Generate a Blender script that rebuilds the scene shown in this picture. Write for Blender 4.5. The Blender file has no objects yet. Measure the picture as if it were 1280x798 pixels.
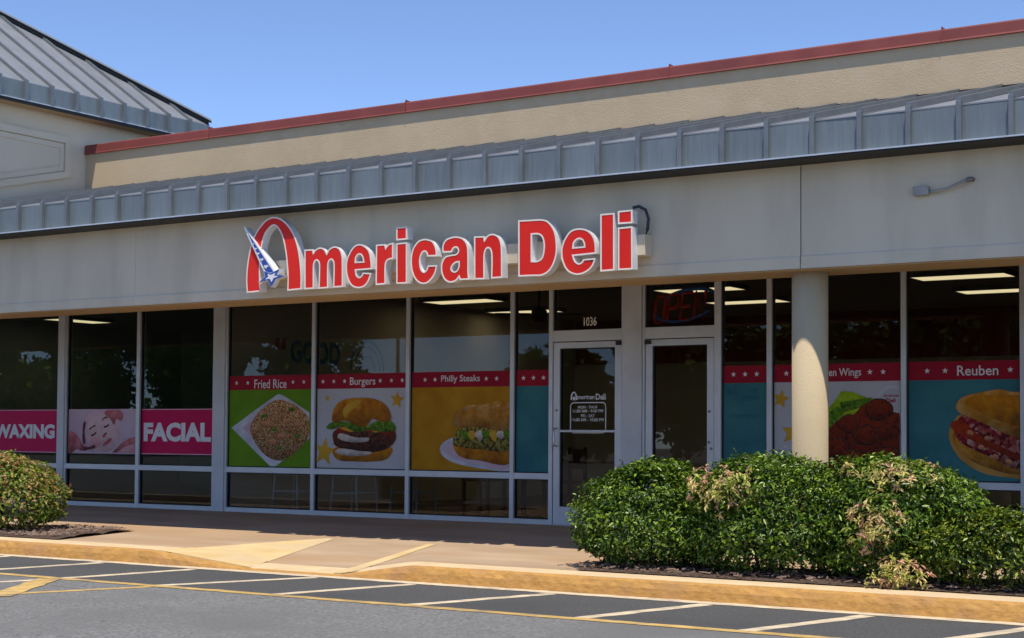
import bpy, bmesh, math, random
import numpy as np
from mathutils import Vector, Matrix
random.seed(7); rng = np.random.default_rng(11)
sc = bpy.context.scene
COL = sc.collection

# ------------------------------------------------------------------ camera
F, PX, PY = 2000., 640., 469.          # focal length and principal point in photo pixels
_a = .0065
_c = (3075*_a+58)/F
_u = np.array([_a, -1., _c]); _u /= np.linalg.norm(_u)
_x = -np.array([-3075., 58., F]); _x /= np.linalg.norm(_x)
_x -= _u*_x.dot(_u); _x /= np.linalg.norm(_x)
_y = np.cross(_u, _x)
RM = np.stack([_x, _y, _u], 1)         # world -> camera (right, down, forward)
CP = np.array([0., -16., 1.02])
cam = bpy.data.objects.new('camera', bpy.data.cameras.new('camera'))
COL.objects.link(cam); sc.camera = cam
cam.data.sensor_width = 36.; cam.data.lens = 36.*F/1280.
cam.data.shift_x = 0.; cam.data.shift_y = (PY-399.)/1280.
cam.data.clip_end = 600.; cam.data.clip_start = .1
R_ = RM.T
cam.matrix_world = Matrix(((R_[0,0], -R_[0,1], -R_[0,2], CP[0]),
                           (R_[1,0], -R_[1,1], -R_[1,2], CP[1]),
                           (R_[2,0], -R_[2,1], -R_[2,2], CP[2]), (0,0,0,1)))
# ------------------------------------------------------------------ light
SUN = Vector((.21, -.3125, 1.)).normalized()     # towards the sun
EL = math.asin(SUN.z); AZ = math.atan2(SUN.x, SUN.y)
w = bpy.data.worlds.new('World'); sc.world = w; w.use_nodes = True
nt = w.node_tree; bg = nt.nodes['Background']
sky = nt.nodes.new('ShaderNodeTexSky'); sky.sky_type = 'NISHITA'; sky.sun_disc = False
sky.sun_elevation = EL; sky.sun_rotation = AZ
sky.altitude = 300.; sky.air_density = .42; sky.dust_density = 0.; sky.ozone_density = 2.
nt.links.new(sky.outputs[0], bg.inputs[0]); bg.inputs[1].default_value = .15
sl = bpy.data.lights.new('sun', 'SUN'); sl.energy = 2.6; sl.angle = math.radians(.53); sl.color = (1., .93, .80)
so = bpy.data.objects.new('sun', sl); COL.objects.link(so)
so.rotation_euler = SUN.to_track_quat('Z', 'Y').to_euler(); so.location = (5, -12, 20)
vs = sc.view_settings; vs.view_transform = 'Standard'; vs.look = 'None'; vs.exposure = .9; vs.gamma = 1.
sc.render.engine = 'CYCLES'
try: sc.cycles.max_bounces = 10; sc.cycles.transparent_max_bounces = 16
except Exception: pass

# ------------------------------------------------------------------ helpers
def ray(x, y): return RM.T @ np.array([x-PX, y-PY, F])
def py(x, y, Y):                        # pixel -> point on the plane y = Y
    r = ray(x, y); return CP+(Y-CP[1])/r[1]*r
def pz(x, y, Z):
    r = ray(x, y); return CP+(Z-CP[2])/r[2]*r
def pxp(x, y, X):
    r = ray(x, y); return CP+(X-CP[0])/r[0]*r

MATS = {}
def pm(name, c1, c2=None, scale=6., rough=.7, bump=0., bscale=60., metal=0., spec=.4, stretch=(1,1,1), detail=6., contrast=(.35,.65),
       c3=None, scale3=.8, coords='Object', var=0.):
    m = bpy.data.materials.new(name); m.use_nodes = True; MATS[name] = m
    n, l = m.node_tree.nodes, m.node_tree.links
    b = n['Principled BSDF']
    b.inputs['Roughness'].default_value = rough; b.inputs['Metallic'].default_value = metal
    b.inputs['Specular IOR Level'].default_value = spec
    b.inputs['Base Color'].default_value = (*c1, 1)
    tc = n.new('ShaderNodeTexCoord'); mp = n.new('ShaderNodeMapping'); mp.inputs['Scale'].default_value = stretch
    oi = n.new('ShaderNodeObjectInfo')
    vm = n.new('ShaderNodeVectorMath'); vm.operation = 'MULTIPLY_ADD'
    l.new(tc.outputs[coords], vm.inputs[0]); vm.inputs[1].default_value = (1,1,1)
    cm = n.new('ShaderNodeCombineXYZ'); mu = n.new('ShaderNodeMath'); mu.operation = 'MULTIPLY'; mu.inputs[1].default_value = 37.
    l.new(oi.outputs['Random'], mu.inputs[0])
    for i in range(3): l.new(mu.outputs[0], cm.inputs[i])
    l.new(cm.outputs[0], vm.inputs[2]); l.new(vm.outputs[0], mp.inputs[0])
    if c2:
        t = n.new('ShaderNodeTexNoise'); t.inputs['Scale'].default_value = scale; t.inputs['Detail'].default_value = detail
        l.new(mp.outputs[0], t.inputs['Vector'])
        r = n.new('ShaderNodeValToRGB'); e = r.color_ramp.elements
        e[0].position, e[1].position = contrast; e[0].color = (*c1, 1); e[1].color = (*c2, 1)
        l.new(t.outputs['Fac'], r.inputs[0]); out = r.outputs[0]
        if c3:
            t3 = n.new('ShaderNodeTexNoise'); t3.inputs['Scale'].default_value = scale3; t3.inputs['Detail'].default_value = 5
            l.new(mp.outputs[0], t3.inputs['Vector'])
            r3 = n.new('ShaderNodeValToRGB'); r3.color_ramp.elements[0].position = .48; r3.color_ramp.elements[1].position = .68
            l.new(t3.outputs['Fac'], r3.inputs[0])
            mx = n.new('ShaderNodeMix'); mx.data_type = 'RGBA'
            l.new(r3.outputs[0], mx.inputs[0]); l.new(out, mx.inputs[6]); mx.inputs[7].default_value = (*c3, 1); out = mx.outputs[2]
        if var:
            hv = n.new('ShaderNodeHueSaturation'); mr = n.new('ShaderNodeMapRange'); mr.inputs[3].default_value = 1-var; mr.inputs[4].default_value = 1+var
            l.new(oi.outputs['Random'], mr.inputs[0]); l.new(mr.outputs[0], hv.inputs['Value']); l.new(out, hv.inputs['Color']); out = hv.outputs[0]
        l.new(out, b.inputs['Base Color'])
    if bump:
        t2 = n.new('ShaderNodeTexNoise'); t2.inputs['Scale'].default_value = bscale; t2.inputs['Detail'].default_value = 4
        l.new(mp.outputs[0], t2.inputs['Vector'])
        bp = n.new('ShaderNodeBump'); bp.inputs['Strength'].default_value = bump; bp.inputs['Distance'].default_value = .01
        l.new(t2.outputs['Fac'], bp.inputs['Height']); l.new(bp.outputs[0], b.inputs['Normal'])
    return m

def multi(name, cols, scale=30., rough=.6, kind='noise', stretch=(1,1,1), dim=.68, lo_g=.5):     # food print on film: ramp over noise / voronoi, printed shading
    cols = [tuple(dim*v for v in c) for c in cols]
    m = pm(name, cols[0], rough=rough, spec=.2); n, l = m.node_tree.nodes, m.node_tree.links
    tc = n.new('ShaderNodeTexCoord'); mp = n.new('ShaderNodeMapping'); mp.inputs['Scale'].default_value = stretch
    oi = n.new('ShaderNodeObjectInfo'); va = n.new('ShaderNodeVectorMath'); va.operation = 'MULTIPLY_ADD'; va.inputs[1].default_value = (1,1,1)
    sc_ = n.new('ShaderNodeVectorMath'); sc_.operation = 'SCALE'; sc_.inputs[0].default_value = (13.,7.,11.); l.new(oi.outputs['Random'], sc_.inputs['Scale'])
    l.new(tc.outputs['Object'], va.inputs[0]); l.new(sc_.outputs[0], va.inputs[2]); l.new(va.outputs[0], mp.inputs[0])
    r = n.new('ShaderNodeValToRGB'); e = r.color_ramp.elements
    if kind == 'noise':
        t = n.new('ShaderNodeTexNoise'); t.inputs['Scale'].default_value = scale; t.inputs['Detail'].default_value = 8; t.inputs['Roughness'].default_value = .65; o = t.outputs['Fac']; lo, hi = .3, .7
    else:
        t = n.new('ShaderNodeTexVoronoi'); t.inputs['Scale'].default_value = scale; lo, hi = 0., 1.
        sp = n.new('ShaderNodeSeparateColor'); l.new(t.outputs['Color'], sp.inputs[0]); o = sp.outputs[0]
    l.new(mp.outputs[0], t.inputs['Vector'])
    while len(e) < len(cols): e.new(.5)
    for i, c in enumerate(cols):
        e[i].position = lo+(hi-lo)*i/(len(cols)-1); e[i].color = (*c, 1)
    l.new(o, r.inputs[0])
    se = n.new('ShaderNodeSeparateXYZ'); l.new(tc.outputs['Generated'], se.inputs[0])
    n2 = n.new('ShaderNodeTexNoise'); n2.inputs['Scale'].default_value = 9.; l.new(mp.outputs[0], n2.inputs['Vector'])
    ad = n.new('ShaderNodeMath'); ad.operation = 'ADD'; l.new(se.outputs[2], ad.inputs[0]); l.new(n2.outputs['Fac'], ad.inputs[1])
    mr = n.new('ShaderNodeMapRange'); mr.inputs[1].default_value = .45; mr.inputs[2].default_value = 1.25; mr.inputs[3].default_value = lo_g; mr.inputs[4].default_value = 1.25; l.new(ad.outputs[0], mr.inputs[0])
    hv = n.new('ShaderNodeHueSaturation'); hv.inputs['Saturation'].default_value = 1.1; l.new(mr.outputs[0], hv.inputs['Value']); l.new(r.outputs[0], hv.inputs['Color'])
    l.new(hv.outputs[0], n['Principled BSDF'].inputs['Base Color'])
    return m

def emit(name, col, s):
    m = bpy.data.materials.new(name); m.use_nodes = True; MATS[name] = m
    b = m.node_tree.nodes['Principled BSDF']; b.inputs['Base Color'].default_value = (.8,.8,.8,1)
    b.inputs['Emission Color'].default_value = (*col, 1); b.inputs['Emission Strength'].default_value = s
    return m

def leafmat(name, rough=.35, trans=.25):
    m = bpy.data.materials.new(name); m.use_nodes = True; MATS[name] = m
    n, l = m.node_tree.nodes, m.node_tree.links; b = n['Principled BSDF']
    at = n.new('ShaderNodeAttribute'); at.attribute_name = 'tint'
    l.new(at.outputs['Color'], b.inputs['Base Color']); b.inputs['Roughness'].default_value = rough
    b.inputs['Specular IOR Level'].default_value = .38
    tr = n.new('ShaderNodeBsdfTranslucent'); l.new(at.outputs['Color'], tr.inputs[0])
    mx = n.new('ShaderNodeMixShader'); mx.inputs[0].default_value = trans
    l.new(b.outputs[0], mx.inputs[1]); l.new(tr.outputs[0], mx.inputs[2]); l.new(mx.outputs[0], n['Material Output'].inputs[0])
    return m

def glassmat(name, tint):
    m = bpy.data.materials.new(name); m.use_nodes = True; MATS[name] = m
    n, l = m.node_tree.nodes, m.node_tree.links; n.remove(n['Principled BSDF'])
    g = n.new('ShaderNodeNewGeometry')
    mi = n.new('ShaderNodeMix'); mi.inputs[2].default_value = 1.4; mi.inputs[3].default_value = 1/1.4
    l.new(g.outputs['Backfacing'], mi.inputs[0])
    fr = n.new('ShaderNodeFresnel'); l.new(mi.outputs[0], fr.inputs[0])
    t = n.new('ShaderNodeBsdfTransparent'); t.inputs[0].default_value = (*tint, 1)
    gl = n.new('ShaderNodeBsdfGlossy'); gl.inputs['Roughness'].default_value = .0
    no = n.new('ShaderNodeTexNoise'); no.inputs['Scale'].default_value = 1.2
    bp = n.new('ShaderNodeBump'); bp.inputs['Strength'].default_value = .02; bp.inputs['Distance'].default_value = .01
    l.new(no.outputs['Fac'], bp.inputs['Height']); l.new(bp.outputs[0], gl.inputs['Normal'])
    mx = n.new('ShaderNodeMixShader'); l.new(fr.outputs[0], mx.inputs[0]); l.new(t.outputs[0], mx.inputs[1]); l.new(gl.outputs[0], mx.inputs[2])
    l.new(mx.outputs[0], n['Material Output'].inputs[0])
    return m

def M(n): return MATS[n] if isinstance(n, str) else n

def thing(name, label, cat, loc=(0,0,0), group=None, kind=None):
    o = bpy.data.objects.new(name, None); COL.objects.link(o); o.location = loc
    o['label'] = label; o['category'] = cat
    if group: o['group'] = group
    o.empty_display_size = .2
    return o
def tag(o, label, cat, group=None):
    o['label'] = label; o['category'] = cat
    if group: o['group'] = group
    return o
def wloc(o):
    v = Vector(o.location)
    while o.parent: o = o.parent; v = v+Vector(o.location)
    return v
def link(name, me, mats=None, parent=None, loc=(0,0,0), kind=None):
    """world-space location; parents only ever carry a location"""
    o = bpy.data.objects.new(name, me); COL.objects.link(o)
    if mats is not None and not len(me.materials):
        for m in (mats if isinstance(mats, (list, tuple)) else [mats]): me.materials.append(M(m))
    loc = Vector(loc)
    if parent is not None: o.parent = parent; loc = loc-wloc(parent)
    o.location = loc
    if kind: o['kind'] = kind
    return o
def mk(name, V, Fc, mats, parent=None, mi=None, smooth=False, kind=None):
    V = np.asarray(V, float); lo, hi = V.min(0), V.max(0)
    c = np.array([(lo[0]+hi[0])/2, (lo[1]+hi[1])/2, lo[2]])
    me = bpy.data.meshes.new(name); me.from_pydata((V-c).tolist(), [], [tuple(f) for f in Fc])
    if mi is not None: me.polygons.foreach_set('material_index', mi)
    if smooth: me.polygons.foreach_set('use_smooth', [True]*len(me.polygons))
    me.update()
    return link(name, me, mats, parent, c, kind)
class MB:
    def __init__(s): s.v = []; s.f = []; s.m = []
    def add(s, V, Fc, m=0):
        k = len(s.v); s.v += [tuple(p) for p in V]; s.f += [tuple(i+k for i in f) for f in Fc]; s.m += [m]*len(Fc); return s
    def box(s, x0, x1, y0, y1, z0, z1, m=0, b=0.):
        if b:
            bm = bmesh.new(); bmesh.ops.create_cube(bm, size=1.)
            for v in bm.verts: v.co = Vector(((x0+x1)/2+v.co.x*(x1-x0), (y0+y1)/2+v.co.y*(y1-y0), (z0+z1)/2+v.co.z*(z1-z0)))
            bmesh.ops.bevel(bm, geom=bm.edges[:], offset=b, segments=1, affect='EDGES')
            bm.verts.index_update(); s.add([v.co[:] for v in bm.verts], [[v.index for v in f.verts] for f in bm.faces], m); bm.free(); return s
        V = [(x,y,z) for z in (z0,z1) for y in (y0,y1) for x in (x0,x1)]
        return s.add(V, [(0,2,3,1),(4,5,7,6),(0,1,5,4),(2,6,7,3),(0,4,6,2),(1,3,7,5)], m)
    def prism_x(s, prof, x0, x1, m=0):          # profile (y,z) extruded along x
        n = len(prof); V = [(x0,*p) for p in prof]+[(x1,*p) for p in prof]
        return s.add(V, [tuple(range(n))[::-1], tuple(range(n,2*n))]+[(i,(i+1)%n,n+(i+1)%n,n+i) for i in range(n)], m)
    def tube(s, pts, r, seg=8, m=0, closed=False):
        pts = [Vector(p) for p in pts]; n = len(pts); rs = r if isinstance(r, (list,tuple)) else [r]*n; rings = []
        up = Vector((0,0,1)); V = []
        for i, p in enumerate(pts):
            a = pts[(i-1) % n] if (closed or i > 0) else p; b = pts[(i+1) % n] if (closed or i < n-1) else p
            t = (b-a).normalized(); ref = up if abs(t.z) < .95 else Vector((1,0,0))
            e1 = t.cross(ref).normalized(); e2 = t.cross(e1)
            V += [tuple(p+rs[i]*(math.cos(q)*e1+math.sin(q)*e2)) for q in (2*math.pi*k/seg for k in range(seg))]
        Fc = []
        for i in range(n if closed else n-1):
            j = (i+1) % n
            Fc += [(i*seg+k, i*seg+(k+1)%seg, j*seg+(k+1)%seg, j*seg+k) for k in range(seg)]
        if not closed: Fc += [tuple(range(seg))[::-1], tuple((n-1)*seg+k for k in range(seg))]
        return s.add(V, Fc, m)
    def grid(s, fn, nu, nv, m=0):
        V = [fn(i/nu, j/nv) for j in range(nv+1) for i in range(nu+1)]
        return s.add(V, [(j*(nu+1)+i, j*(nu+1)+i+1, (j+1)*(nu+1)+i+1, (j+1)*(nu+1)+i) for j in range(nv) for i in range(nu)], m)
    def build(s, name, mats, parent=None, smooth=False, kind=None): return mk(name, s.v, s.f, mats, parent, s.m, smooth, kind)
def box(name, x0, x1, y0, y1, z0, z1, mat, parent=None, b=0., kind=None):
    return MB().box(x0,x1,y0,y1,z0,z1,0,b).build(name, mat, parent, kind=kind)

def loop(pts, k=5):                              # closed smooth loop; a third entry marks a corner
    n = len(pts); out = []; P = [np.array(p[:2], float) for p in pts]; cor = [len(p) > 2 for p in pts]
    for i in range(n):
        j = (i+1) % n; a, b = P[i], P[j]
        if cor[i] and cor[j]: out.append(a); continue
        L = np.linalg.norm(b-a)
        def tan(q):
            t = P[(q+1) % n]-P[(q-1) % n]; return t/(np.linalg.norm(t)+1e-9)
        ta = (b-a)/L if cor[i] else tan(i); tb = (b-a)/L if cor[j] else tan(j)
        for s in range(k):
            t = s/k; out.append((2*t**3-3*t**2+1)*a+(t**3-2*t**2+t)*L*ta+(-2*t**3+3*t**2)*b+(t**3-t**2)*L*tb)
    return np.array(out)
def inset(L, d, hole=False):
    ar = .5*np.sum(L[:,0]*np.roll(L[:,1],-1)-np.roll(L[:,0],-1)*L[:,1])
    if ar < 0: L = L[::-1]
    e = np.roll(L,-1,0)-L; e /= np.linalg.norm(e,axis=1)[:,None]+1e-9
    nrm = np.stack([-e[:,1], e[:,0]],1); a, b = np.roll(nrm,1,0), nrm
    h = a+b; h /= np.maximum(np.linalg.norm(h,axis=1)[:,None], .5); c = np.maximum((h*b).sum(1), .6)
    return L+h*(d/c)[:,None]*(-1 if hole else 1)
def fill(loops, ext):                            # 2-D outline with holes -> triangulated slab (x, y, +-ext)
    cu = bpy.data.curves.new('outline', 'CURVE'); cu.dimensions = '2D'; cu.fill_mode = 'BOTH'; cu.extrude = ext
    for L in loops:
        sp = cu.splines.new('POLY'); sp.points.add(len(L)-1); sp.use_cyclic_u = True
        for q, p in zip(sp.points, L): q.co = (p[0], p[1], 0, 1)
    o = bpy.data.objects.new('outline', cu); me = bpy.data.meshes.new_from_object(o)
    V = np.array([v.co[:] for v in me.vertices]); Fc = [tuple(p.vertices) for p in me.polygons]
    bpy.data.objects.remove(o); bpy.data.curves.remove(cu); bpy.data.meshes.remove(me)
    return V, Fc
def slab(mb, loops, y, ext, m=0):                # loops in (X, Z), front at y-ext
    V, Fc = fill(loops, ext); return mb.add([(p[0], y-p[2], p[1]) for p in V], Fc, m)
def poly(mb, L, y, m=0):
    n = len(L); return mb.add([(p[0], y, p[1]) for p in L], [tuple(range(n))], m)
TXT = {}
def text(s, bold=0., shear=0.):
    k = (s, bold, shear)
    if k not in TXT:
        cu = bpy.data.curves.new('text', 'FONT'); cu.body = s; cu.resolution_u = 3; cu.offset = bold; cu.shear = shear
        o = bpy.data.objects.new('text', cu); me = bpy.data.meshes.new_from_object(o)
        TXT[k] = (np.array([v.co[:2] for v in me.vertices]), [tuple(p.vertices) for p in me.polygons])
        bpy.data.objects.remove(o); bpy.data.curves.remove(cu); bpy.data.meshes.remove(me)
    return TXT[k]
def put_text(mb, s, x0, x1, z0, z1, y, m=0, bold=0., shear=0., axis='x'):
    V, Fc = text(s, bold, shear); lo, hi = V.min(0), V.max(0)
    U = (V-lo)/(hi-lo)
    if axis == 'x': P = [(x0+u*(x1-x0), y, z0+v*(z1-z0)) for u, v in U]
    else: P = [(y, x0+u*(x1-x0), z0+v*(z1-z0)) for u, v in U]
    return mb.add(P, Fc, m)
def star(cx, cz, r, rot=0., q=.42, sx=1.):
    return np.array([(cx+sx*(r if i % 2 == 0 else r*q)*math.sin(rot+i*math.pi/5), cz+(r if i % 2 == 0 else r*q)*math.cos(rot+i*math.pi/5)) for i in range(10)])

# ------------------------------------------------------------------ materials
pm('fascia', (.63,.535,.40), (.68,.58,.44), .9, .9, .3, 160, c3=(.57,.485,.365), scale3=1.6, stretch=(1.6,1.6,.35))
pm('towerwall', (.62,.535,.41), (.67,.58,.45), .9, .9, .25, 180)
pm('cream', (.48,.365,.235), (.53,.41,.265), 1.3, .92, .45, 75, c3=(.52,.40,.27), scale3=5.)
pm('cap', (.20,.045,.038), (.25,.058,.048), 3., .6, c3=(.16,.04,.035), scale3=1.5)
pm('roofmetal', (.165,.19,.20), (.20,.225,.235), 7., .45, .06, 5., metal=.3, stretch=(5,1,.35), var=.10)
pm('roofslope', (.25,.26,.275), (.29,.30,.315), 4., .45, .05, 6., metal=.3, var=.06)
pm('rib', (.15,.165,.175), (.185,.20,.215), 5., .45, metal=.3)
pm('drip', (.5,.52,.55), (.6,.62,.65), 6., .35, metal=.4)
pm('black_and_shade', (.012,.012,.013), (.02,.02,.02), 4., .6)  # black parts; also stands in for shadow at eaves, wall foot and hips
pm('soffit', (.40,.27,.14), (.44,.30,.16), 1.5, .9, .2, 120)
pm('frame', (.52,.535,.54), (.60,.61,.615), 2.5, .45, .02, 40, metal=.25)
pm('pilaster', (.50,.515,.52), (.57,.58,.585), 1.6, .6, .05, 60, c3=(.46,.465,.47), scale3=2.)
pm('gasket', (.015,.015,.016), (.02,.02,.02), 4., .7)
pm('column', (.48,.375,.235), (.53,.42,.265), 1.3, .9, .5, 90)
pm('sidewalk', (.38,.265,.17), (.49,.36,.24), 1.2, .92, .5, 70, c3=(.42,.27,.155), scale3=.55, stretch=(.6,1.3,1))
pm('asphalt_old', (.10,.099,.098), (.27,.266,.26), 45., .93, 1., 70, detail=10, contrast=(.28,.74), c3=(.15,.148,.146), scale3=.7)
pm('asphalt_new', (.045,.045,.047), (.11,.11,.112), 45., .93, .8, 70, detail=10, contrast=(.28,.74), c3=(.065,.065,.067), scale3=.9)
pm('asphalt_mid', (.07,.07,.07), (.12,.12,.12), 30., .93, .5, 80)
pm('paint_white', (.56,.45,.30), (.72,.60,.43), 9., .8, .3, 90, c3=(.42,.35,.27), scale3=7.)
pm('paint_yellow', (.47,.30,.09), (.62,.42,.15), 8., .8, .3, 90, c3=(.30,.22,.12), scale3=6.)
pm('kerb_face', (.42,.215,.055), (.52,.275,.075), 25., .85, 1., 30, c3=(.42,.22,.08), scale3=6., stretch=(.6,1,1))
pm('kerb_top', (.62,.45,.25), (.72,.54,.33), 5., .85, .4, 60, c3=(.62,.47,.30), scale3=2.2)  # paler than the face: faded paint, with sunlit brightness put into the colour
pm('paint_flare', (.60,.43,.20), (.70,.52,.27), 3., .85, .2, 60, c3=(.60,.46,.28), scale3=1.6)
pm('mulch', (.045,.026,.017), (.13,.083,.06), 35., .95, 1., 45)
pm('chip', (.10,.062,.045), (.26,.18,.14), 9., .95)
pm('bark', (.07,.05,.035), (.13,.10,.075), 20., .95, .6, 40)
pm('sign_white', (.72,.72,.72), (.80,.80,.79), 3., .4, .02, 30)
pm('trimcap', (.80,.70,.62), (.86,.77,.70), 4., .35)
pm('sign_red', (.68,.022,.014), (.73,.028,.018), 2., .35, spec=.15)
pm('sign_blue', (.02,.055,.30), (.03,.075,.36), 4., .3)
pm('raceway', (.60,.50,.37), (.66,.56,.42), 3., .55)
pm('cable', (.03,.04,.055), (.04,.05,.065), 8., .5)
pm('conduit', (.30,.29,.27), (.36,.35,.33), 8., .5)
pm('wall_deli', (.55,.49,.40), (.60,.54,.45), 1.5, .8)
pm('wall_red', (.22,.012,.012), (.27,.018,.016), 1.5, .7)
pm('wall_salon', (.34,.40,.36), (.39,.45,.41), 1.5, .8)
pm('ceiling', (.50,.47,.42), (.56,.53,.48), 3., .9)
pm('floor_deli', (.06,.028,.018), (.09,.045,.028), 3., .4)
pm('floor_salon', (.06,.058,.055), (.08,.077,.073), 3., .4)
pm('poster_red', (0.280,0.010,0.025), (0.308,0.013,0.029), 2., .5)
pm('poster_green', (0.101,0.214,0.007), (0.138,0.277,0.012), 2., .5)
pm('poster_white', (0.416,0.416,0.429), (0.467,0.467,0.479), 1.5, .5)
pm('poster_orange', (0.371,0.160,0.008), (0.448,0.230,0.013), 3., .5)
pm('poster_teal', (0.030,0.128,0.149), (0.047,0.176,0.189), 2.5, .5)
pm('poster_pink', (0.474,0.008,0.072), (0.524,0.012,0.087), 2., .5)
pm('poster_letter', (0.643,0.660,0.660), (0.693,0.702,0.702), 2., .5)
pm('print_star', (0.465,0.255,0.022), (0.540,0.315,0.038), 6., .5)
pm('plate', (0.390,0.390,0.450), (0.585,0.585,0.615), 5., .4)
pm('plate_orange', (0.364,0.175,0.035), (0.462,0.252,0.063), 4., .4)
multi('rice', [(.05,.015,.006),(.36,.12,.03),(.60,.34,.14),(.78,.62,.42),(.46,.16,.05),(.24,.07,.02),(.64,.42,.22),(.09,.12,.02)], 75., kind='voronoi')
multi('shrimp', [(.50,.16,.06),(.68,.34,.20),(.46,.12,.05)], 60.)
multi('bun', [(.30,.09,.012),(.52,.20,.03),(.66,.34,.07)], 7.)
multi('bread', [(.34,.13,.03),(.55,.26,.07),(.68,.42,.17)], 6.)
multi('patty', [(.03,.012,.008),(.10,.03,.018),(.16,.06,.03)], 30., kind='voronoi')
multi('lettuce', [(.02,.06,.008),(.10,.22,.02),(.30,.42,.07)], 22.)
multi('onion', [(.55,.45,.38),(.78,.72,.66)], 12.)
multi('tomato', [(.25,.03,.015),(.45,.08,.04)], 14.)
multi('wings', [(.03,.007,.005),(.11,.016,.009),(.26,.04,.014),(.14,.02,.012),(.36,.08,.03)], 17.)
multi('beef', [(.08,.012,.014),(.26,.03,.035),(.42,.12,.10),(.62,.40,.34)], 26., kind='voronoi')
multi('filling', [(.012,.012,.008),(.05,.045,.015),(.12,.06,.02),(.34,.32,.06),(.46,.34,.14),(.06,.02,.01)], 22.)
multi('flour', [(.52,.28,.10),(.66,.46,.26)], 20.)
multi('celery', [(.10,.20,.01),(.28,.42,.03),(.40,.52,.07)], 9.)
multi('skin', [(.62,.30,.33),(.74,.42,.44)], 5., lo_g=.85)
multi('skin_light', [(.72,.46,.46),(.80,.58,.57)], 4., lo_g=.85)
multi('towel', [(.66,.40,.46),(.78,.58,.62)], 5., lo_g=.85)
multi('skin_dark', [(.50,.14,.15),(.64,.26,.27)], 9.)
pm('face_ground', (0.478,0.334,0.399), (0.536,0.406,0.457), 3., .5)
pm('face_line', (0.096,0.021,0.033), (0.120,0.030,0.042), 6., .5)
pm('lip', (0.394,0.072,0.094), (0.429,0.094,0.114), 6., .5)
pm('decal_white', (.62,.62,.62), (.70,.70,.70), 4., .5)
pm('decal_blue', (.02,.16,.32), (.03,.20,.38), 4., .5)
pm('decal_dark', (.03,.055,.07), (.04,.07,.085), 4., .5)
pm('decal_red', (.30,.012,.015), (.34,.016,.02), 4., .5)
pm('teal_faint', (0.024,0.121,0.142), (0.036,0.154,0.174), 4., .5)
pm('aluminium', (.5,.52,.54), (.58,.6,.62), 5., .35, metal=.7)
pm('stool_paint', (.62,.65,.68), (.70,.73,.76), 5., .4)
pm('seat_black', (.02,.02,.02), (.03,.03,.03), 8., .4)
pm('seat_red', (.20,.02,.015), (.26,.03,.02), 8., .45)
pm('wood', (.16,.06,.025), (.24,.10,.045), 6., .4, stretch=(1,8,1))
pm('neon_red', (.78,.04,.03), (.82,.05,.04), 6., .35)
pm('neon_blue', (.05,.24,.7), (.06,.26,.75), 6., .35)
pm('steel_grey', (.18,.18,.18), (.22,.22,.22), 6., .5, metal=.5)
emit('tube_light', (1., .82, .48), .85)
leafmat('leaf', .33, .2); leafmat('leaf_dry', .5, .3); leafmat('leaf_far', .6, .2)
for k_m, m_m in MATS.items():
    if k_m.startswith(('poster', 'print', 'plate', 'face', 'teal', 'lip')): m_m.node_tree.nodes['Principled BSDF'].inputs['Specular IOR Level'].default_value = .08
glassmat('glass', (.70,.71,.70)); glassmat('glass_salon', (.66,.70,.68))

# ------------------------------------------------------------------ ground
def clamp(v, a=0., b=1.): return max(a, min(b, v))
def zs(x, y):                                     # pavement height: fall to the kerb plus the dropped ramp
    z = -.07*clamp(-y/2.6)
    t = clamp((-2.6-y)/2.54)
    if t > 0:
        li, lo = -10.95+1.05*t, -10.95-.25*t
        ri, ro = -9.6+.72*t, -9.6+1.5*t
        if x < li: wgt = clamp((x-lo)/max(li-lo, .05))
        elif x > ri: wgt = clamp((ro-x)/max(ro-ri, .05))
        else: wgt = 1.
        z -= .118*t*wgt
    return z
YK0, YK1 = -4.70, -5.11                          # kerb back and front
XL, XR = -24., 6.
r_ = MB(); r_.add([(-160,-150,-.2),(120,-150,-.2),(120,-4.6,-.2),(-160,-4.6,-.2)], [(0,1,2,3)])
road = r_.build('road', 'asphalt_old', kind='structure')
def sheet(name, quad, z, mat, parent=None, n=1, kind=None):
    q = [np.array(p, float) for p in quad]; mb = MB()
    def fn(u, v):
        p = (q[0]*(1-u)+q[1]*u)*(1-v)+(q[3]*(1-u)+q[2]*u)*v
        return (p[0], p[1], z(p[0], p[1]) if callable(z) else z)
    mb.grid(fn, n, n); return mb.build(name, mat, parent, kind=kind)
sheet('asphalt_strip', [(XL,-6.67),(XR,-6.67),(XR,-5.0),(XL,-5.0)], -.1985, 'asphalt_new', road)
def ragged(name, p0, p1, wd, z, mat):             # a painted line with slightly uneven edges
    p0, p1 = np.array(p0, float), np.array(p1, float); L = np.linalg.norm(p1-p0); t = (p1-p0)/L; nn = np.array([-t[1], t[0]])
    n = max(2, int(L/.12)); mb = MB(); V = []
    for i in range(n+1):
        c = p0+t*L*i/n+nn*rng.normal(0, .004); a, b = wd/2+rng.normal(0, .004), wd/2+rng.normal(0, .004)
        V += [(*(c-nn*a), z), (*(c+nn*b), z)]
    mb.add(V, [(2*i, 2*i+2, 2*i+3, 2*i+1) for i in range(n)]); return mb.build(name, mat, road)
ragged('white_line', (XL,-5.225), (XR,-5.205), .15, -.1955, 'paint_white')
ragged('yellow_line', (XL,-6.70), (XR,-6.66), .12, -.1962, 'paint_yellow')
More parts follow.
